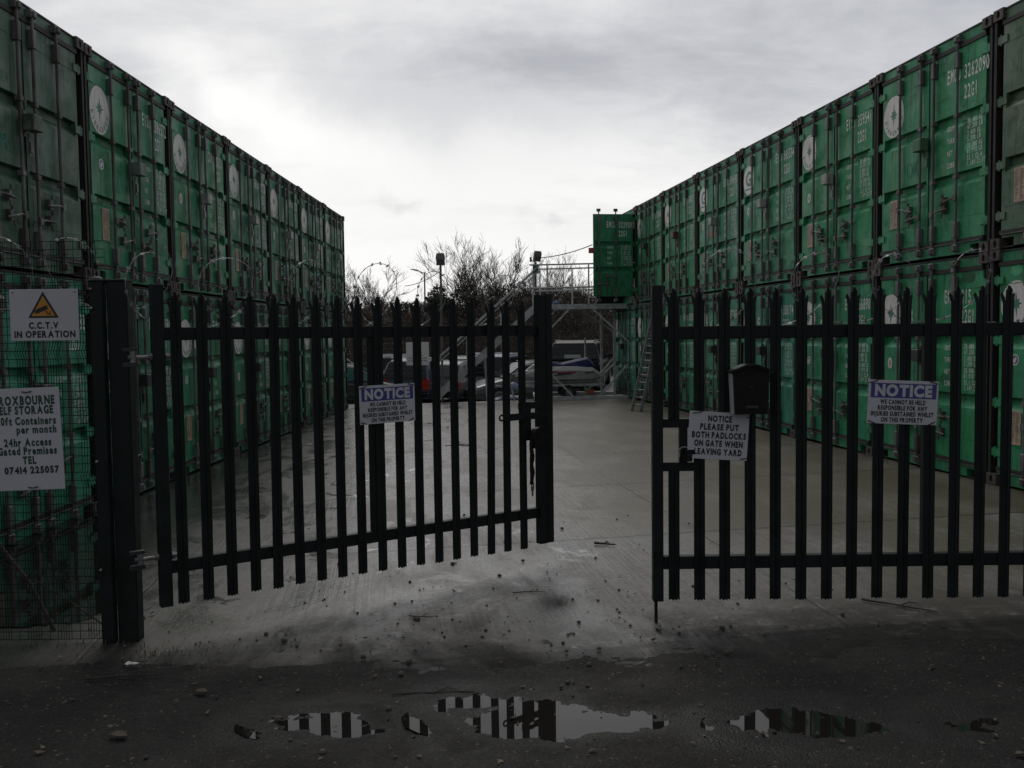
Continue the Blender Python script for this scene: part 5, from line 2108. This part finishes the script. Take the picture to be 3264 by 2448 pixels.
xs2 = np.arange(-26, 20.1, .5)
ys2 = np.arange(39.6, 49.6, .5)
bankz = lambda X, Y: np.vectorize(bank_h)(X, Y) + .25 * fbm(X * .9, Y * .9, 3)
bo = grid_mesh('bank', xs2, ys2, bankz, M_BANK)
structure(bo, 'dark earth bank behind the car park')
b = MB()
for i in range(12000):
    x, y = rr.uniform(-16, 10), rr.uniform(39.7, 45.2)
    z = bank_h(x, y)
    a = rr.uniform(0, 6.28)
    L = rr.uniform(.3, 1.0)
    if rr.random() < .55:
        p0 = Vector((x, y, z - .1))
        p1 = p0 + Vector((math.cos(a) * L * .4, math.sin(a) * L * .25 - .1, L * .75))
        p2 = p1 + Vector((math.cos(a) * L * .55, math.sin(a) * .3 * L, -L * rr.uniform(-.1, .4)))
        b.tube([p0, p1, p2], [.012, .010, .005], 3, cap=False)
    else:
        for k in range(3):
            b.quad_leaf((x + rr.gauss(0, .25), y + rr.gauss(0, .2) - .1, z + rr.uniform(.0, .55)), rr.uniform(.08, .17), rr)
tag(b.build('bramble_thicket', M_BRAM), 'dense dark brown bramble thicket covering the far bank', 'brambles', kind='stuff')

# slim pole with a lamp arm far behind
p = at(1353, 868, 45)
lp = thing('lamp_post', 'thin distant lamp post left of the floodlight', 'lamp post', (p.x, 45, -.5))
b = MB()
b.tube([(0, 0, 0), (0, 0, p.z + .5)], [.06, .035], 8)
b.build('pole', M_LAMPH, lp)
b = MB()
b.tube([(0, 0, p.z + .45), (-.32, -.05, p.z + .58)], .02, 6)
b.build('arm', M_LAMPH, lp)
b = MB()
b.loft([[(-.28 - .02, y_ * k, p.z + .56 + z_) for (y_, z_) in ((-.06, 0), (.06, 0), (.05, .06), (-.05, .06))] for k in (.7,)] + [[(-.50, y_ * .9, p.z + .60 + z_) for (y_, z_) in ((-.06, 0), (.06, 0), (.05, .06), (-.05, .06))], [(-.66, y_ * .4, p.z + .62 + z_) for (y_, z_) in ((-.06, .01), (.06, .01), (.05, .04), (-.05, .04))]])
b.build('lamp_head', M_LAMPH, lp)
b = MB()
a0, a1 = at(1290, 912, 45), at(1398, 868, 45)
b.tube([a0 + (a1 - a0) * (i / 8) + Vector((0, 0, -.5 * (i / 8) * (1 - i / 8))) for i in range(9)], .016, 5)
tag(b.build('cable', M_DARKP), 'distant overhead cable crossing behind the lamp post', 'cable')

# ------------------------------------------------------------------ things lying about
rr = random.Random(4)
b = MB()
for i in range(230):
    x, y = rr.uniform(-3.3, 3.3), 0
    zone = rr.random()
    if zone < .55:
        y = rr.uniform(3.7, 5.6)
    elif zone < .8:
        y = rr.uniform(5.3, 7.5)
    else:
        s_ = rr.uniform(0, 14)
        x, y = XR + math.sin(AR) * s_ - rr.uniform(.05, .4), YR + math.cos(AR) * s_
    z = gz(x, y) + (.012 if y > 5.2 else .016)
    b.quad_leaf((x, y, z), rr.uniform(.015, .045) * (1.4 if zone < .1 else 1), rr, 0 if rr.random() < .6 else 1, flatz=True)
tag(b.build('leaf_litter', [M_LEAF, M_LEAF2]), 'small dead leaves scattered over the lane and yard', 'leaves', kind='stuff')
b = MB()
for i in range(430):
    x, y = rr.gauss(0, 1.5), rr.choice((rr.gauss(5.45, .25), rr.gauss(6.2, .5), rr.uniform(3.8, 5.6), rr.uniform(5.6, 9.5)))
    r_ = min(.020, .0028 + rr.expovariate(1 / .0042))
    z = gz(x, y) + (r_ * .3 if y > 5.3 else r_ * .3 + .006)
    n = 6
    b.loft([[(x + r_ * k * math.cos(2 * PI * j / n + k), y + r_ * k * .8 * math.sin(2 * PI * j / n + k), z + h_) for j in range(n)] for (k, h_) in ((.8, -.3 * r_), (1.0, .2 * r_), (.55, .8 * r_))])
tag(b.build('pebbles', M_STONE), 'dark pebbles and grit scattered round the gateway', 'pebbles', kind='stuff')
for lab, x0, y0, L, a, r_ in (('long thin forked stick on the mossy concrete near the right edge', 2.48, 5.85, .48, -.75, .008), ('straight twig lying on the lane left of the puddles', -.42, 4.62, .42, .02, .005), ('dark stick on the lane at the far left', -2.15, 4.98, .42, .12, .008),
                              ('short twig on the concrete in front of the left leaf', -.62, 5.95, .17, -.2, .005), ('bent twig on the concrete in the gate gap', .10, 6.45, .22, .05, .005), ('short dark stick by the stile of the right leaf', .78, 7.85, .17, -.5, .013)):
    b = MB()
    q = random.Random(hash(lab) % 1000)
    pts = []
    for i in range(7):
        f = i / 6
        x, y = x0 + L * (f - .5) * math.cos(a) + q.gauss(0, .006), y0 + L * (f - .5) * math.sin(a) + q.gauss(0, .006)
        pts.append((x, y, gz(x, y) + r_ + (.010 if y < 5.2 else .001)))
    b.tube(pts, [r_ * (1 - .5 * i / 6) for i in range(7)], 6)
    p3 = Vector(pts[3])
    b.tube([p3, p3 + Vector((L * .16, .05, .006)), p3 + Vector((L * .28, .035, .0))], [r_ * .6, r_ * .45, r_ * .2], 5)
    tag(b.build('stick', M_STICKW), lab, 'stick', 'sticks lying on the ground')
for lab, px, py, s_ in (('white crumpled paper scrap on the lane below the gate post', 422, 2125, .075), ('pale scrap of paper far up the yard near the left row', 985, 1419, .10)):
    r0 = cam_ray(px, py)
    tt = (-.045 - .019 * .34 + .004 * 10.3 - CZ) / (r0.z - .019 * r0.x + .004)
    c = Vector((r0.x * tt, tt, CZ + r0.z * tt))
    q = random.Random(px)
    b = MB()
    n = 4
    V = [(c.x + s_ * (i / n - .5) + q.gauss(0, .004), c.y + s_ * .5 * (j / n - .5) + q.gauss(0, .004), c.z + .014 + q.uniform(0, .014)) for j in range(n + 1) for i in range(n + 1)]
    F = [(j * (n + 1) + i, j * (n + 1) + i + 1, (j + 1) * (n + 1) + i + 1, (j + 1) * (n + 1) + i) for j in range(n) for i in range(n)]
    b.add(V, F)
    b.add([(v[0], v[1], v[2] - .002) for v in V], [f[::-1] for f in F])
    tag(b.build('paper_scrap', M_PAPER), lab, 'litter', 'scraps of paper')
for lab, px, py, s_, m_ in (('large curled brown leaf on the lane at left', 640, 2215, .085, M_LEAF), ('long brown leaf on the lane near the bottom edge', 378, 2355, .10, M_LEAF), ('orange leaf at the lower right corner of the lane', 3252, 2418, .05, M_LEAF2), ('reddish leaf lying at the left tip of the narrow puddle', 885, 2302, .06, M_LEAF)):
    r0 = cam_ray(px, py)
    tt = (-.045 - .019 * .34 + .004 * 10.3 - CZ) / (r0.z - .019 * r0.x + .004)
    c = Vector((r0.x * tt, tt, CZ + r0.z * tt + .014))
    q = random.Random(px)
    a = q.uniform(-.4, .4)
    b = MB()
    V, F = [], []
    for i in range(7):
        f = i / 6
        wv = s_ * .28 * math.sin(PI * (.06 + .9 * f))
        cx, cy = c.x + s_ * (f - .5) * math.cos(a), c.y + s_ * (f - .5) * math.sin(a)
        for k in (-1, 0, 1):
            V.append((cx - k * wv * math.sin(a), cy + k * wv * math.cos(a), c.z + abs(k) * .008 + .006 * math.sin(PI * f)))
    for i in range(6):
        for k in range(2):
            F.append((i * 3 + k, i * 3 + k + 1, i * 3 + k + 4, i * 3 + k + 3))
    b.add(V, F)
    b.add([(v[0], v[1], v[2] - .0015) for v in V], [f[::-1] for f in F])
    tag(b.build('fallen_leaf', m_), lab, 'leaf', 'large fallen leaves on the lane')
b = MB()
for i in range(170):
    x, y = -2.15 + rr.gauss(0, .16), 5.38 + rr.gauss(0, .10)
    if rr.random() < .45:
        x, y = rr.uniform(-3.4, -2.3), 5.60 + rr.gauss(0, .06)
    a, L = rr.uniform(0, 6.28), rr.uniform(.015, .055)
    z = gz(x, y) - .005
    dx, dy = math.cos(a), math.sin(a)
    b.add([(x - dy * .002, y + dx * .002, z), (x + dy * .002, y - dx * .002, z), (x + dx * L * .35 + dy * .0015, y + dy * L * .35 - dx * .0015, z + L * .75), (x + dx * L * .75, y + dy * L * .75, z + L * .9), (x + dx * L * .35 - dy * .0015, y + dy * L * .35 + dx * .0015, z + L * .75)], [(0, 1, 2, 4), (4, 2, 3)])
tag(b.build('grass', M_GRASS), 'sparse grass tufts at the foot of the gate post', 'grass', kind='stuff')
# dead bramble stems leaning in the mesh fence
for lab, pts in (('thick dead stem slanting through the lower mesh fence', [(-3.45, 5.95, .60), (-3.12, 5.85, .25), (-2.93, 5.78, -.05)]), ('thin dead shoot crossing behind the mesh fence', [(-3.3, 5.9, .36), (-2.95, 5.95, .12), (-2.62, 5.85, -.06)])):
    b = MB()
    b.tube(pts, [.010, .012, .014] if 'thick' in lab else [.004, .005, .006], 6)
    tag(b.build('dead_stem', M_STICKW), lab, 'stem', 'dead stems at the mesh fence')
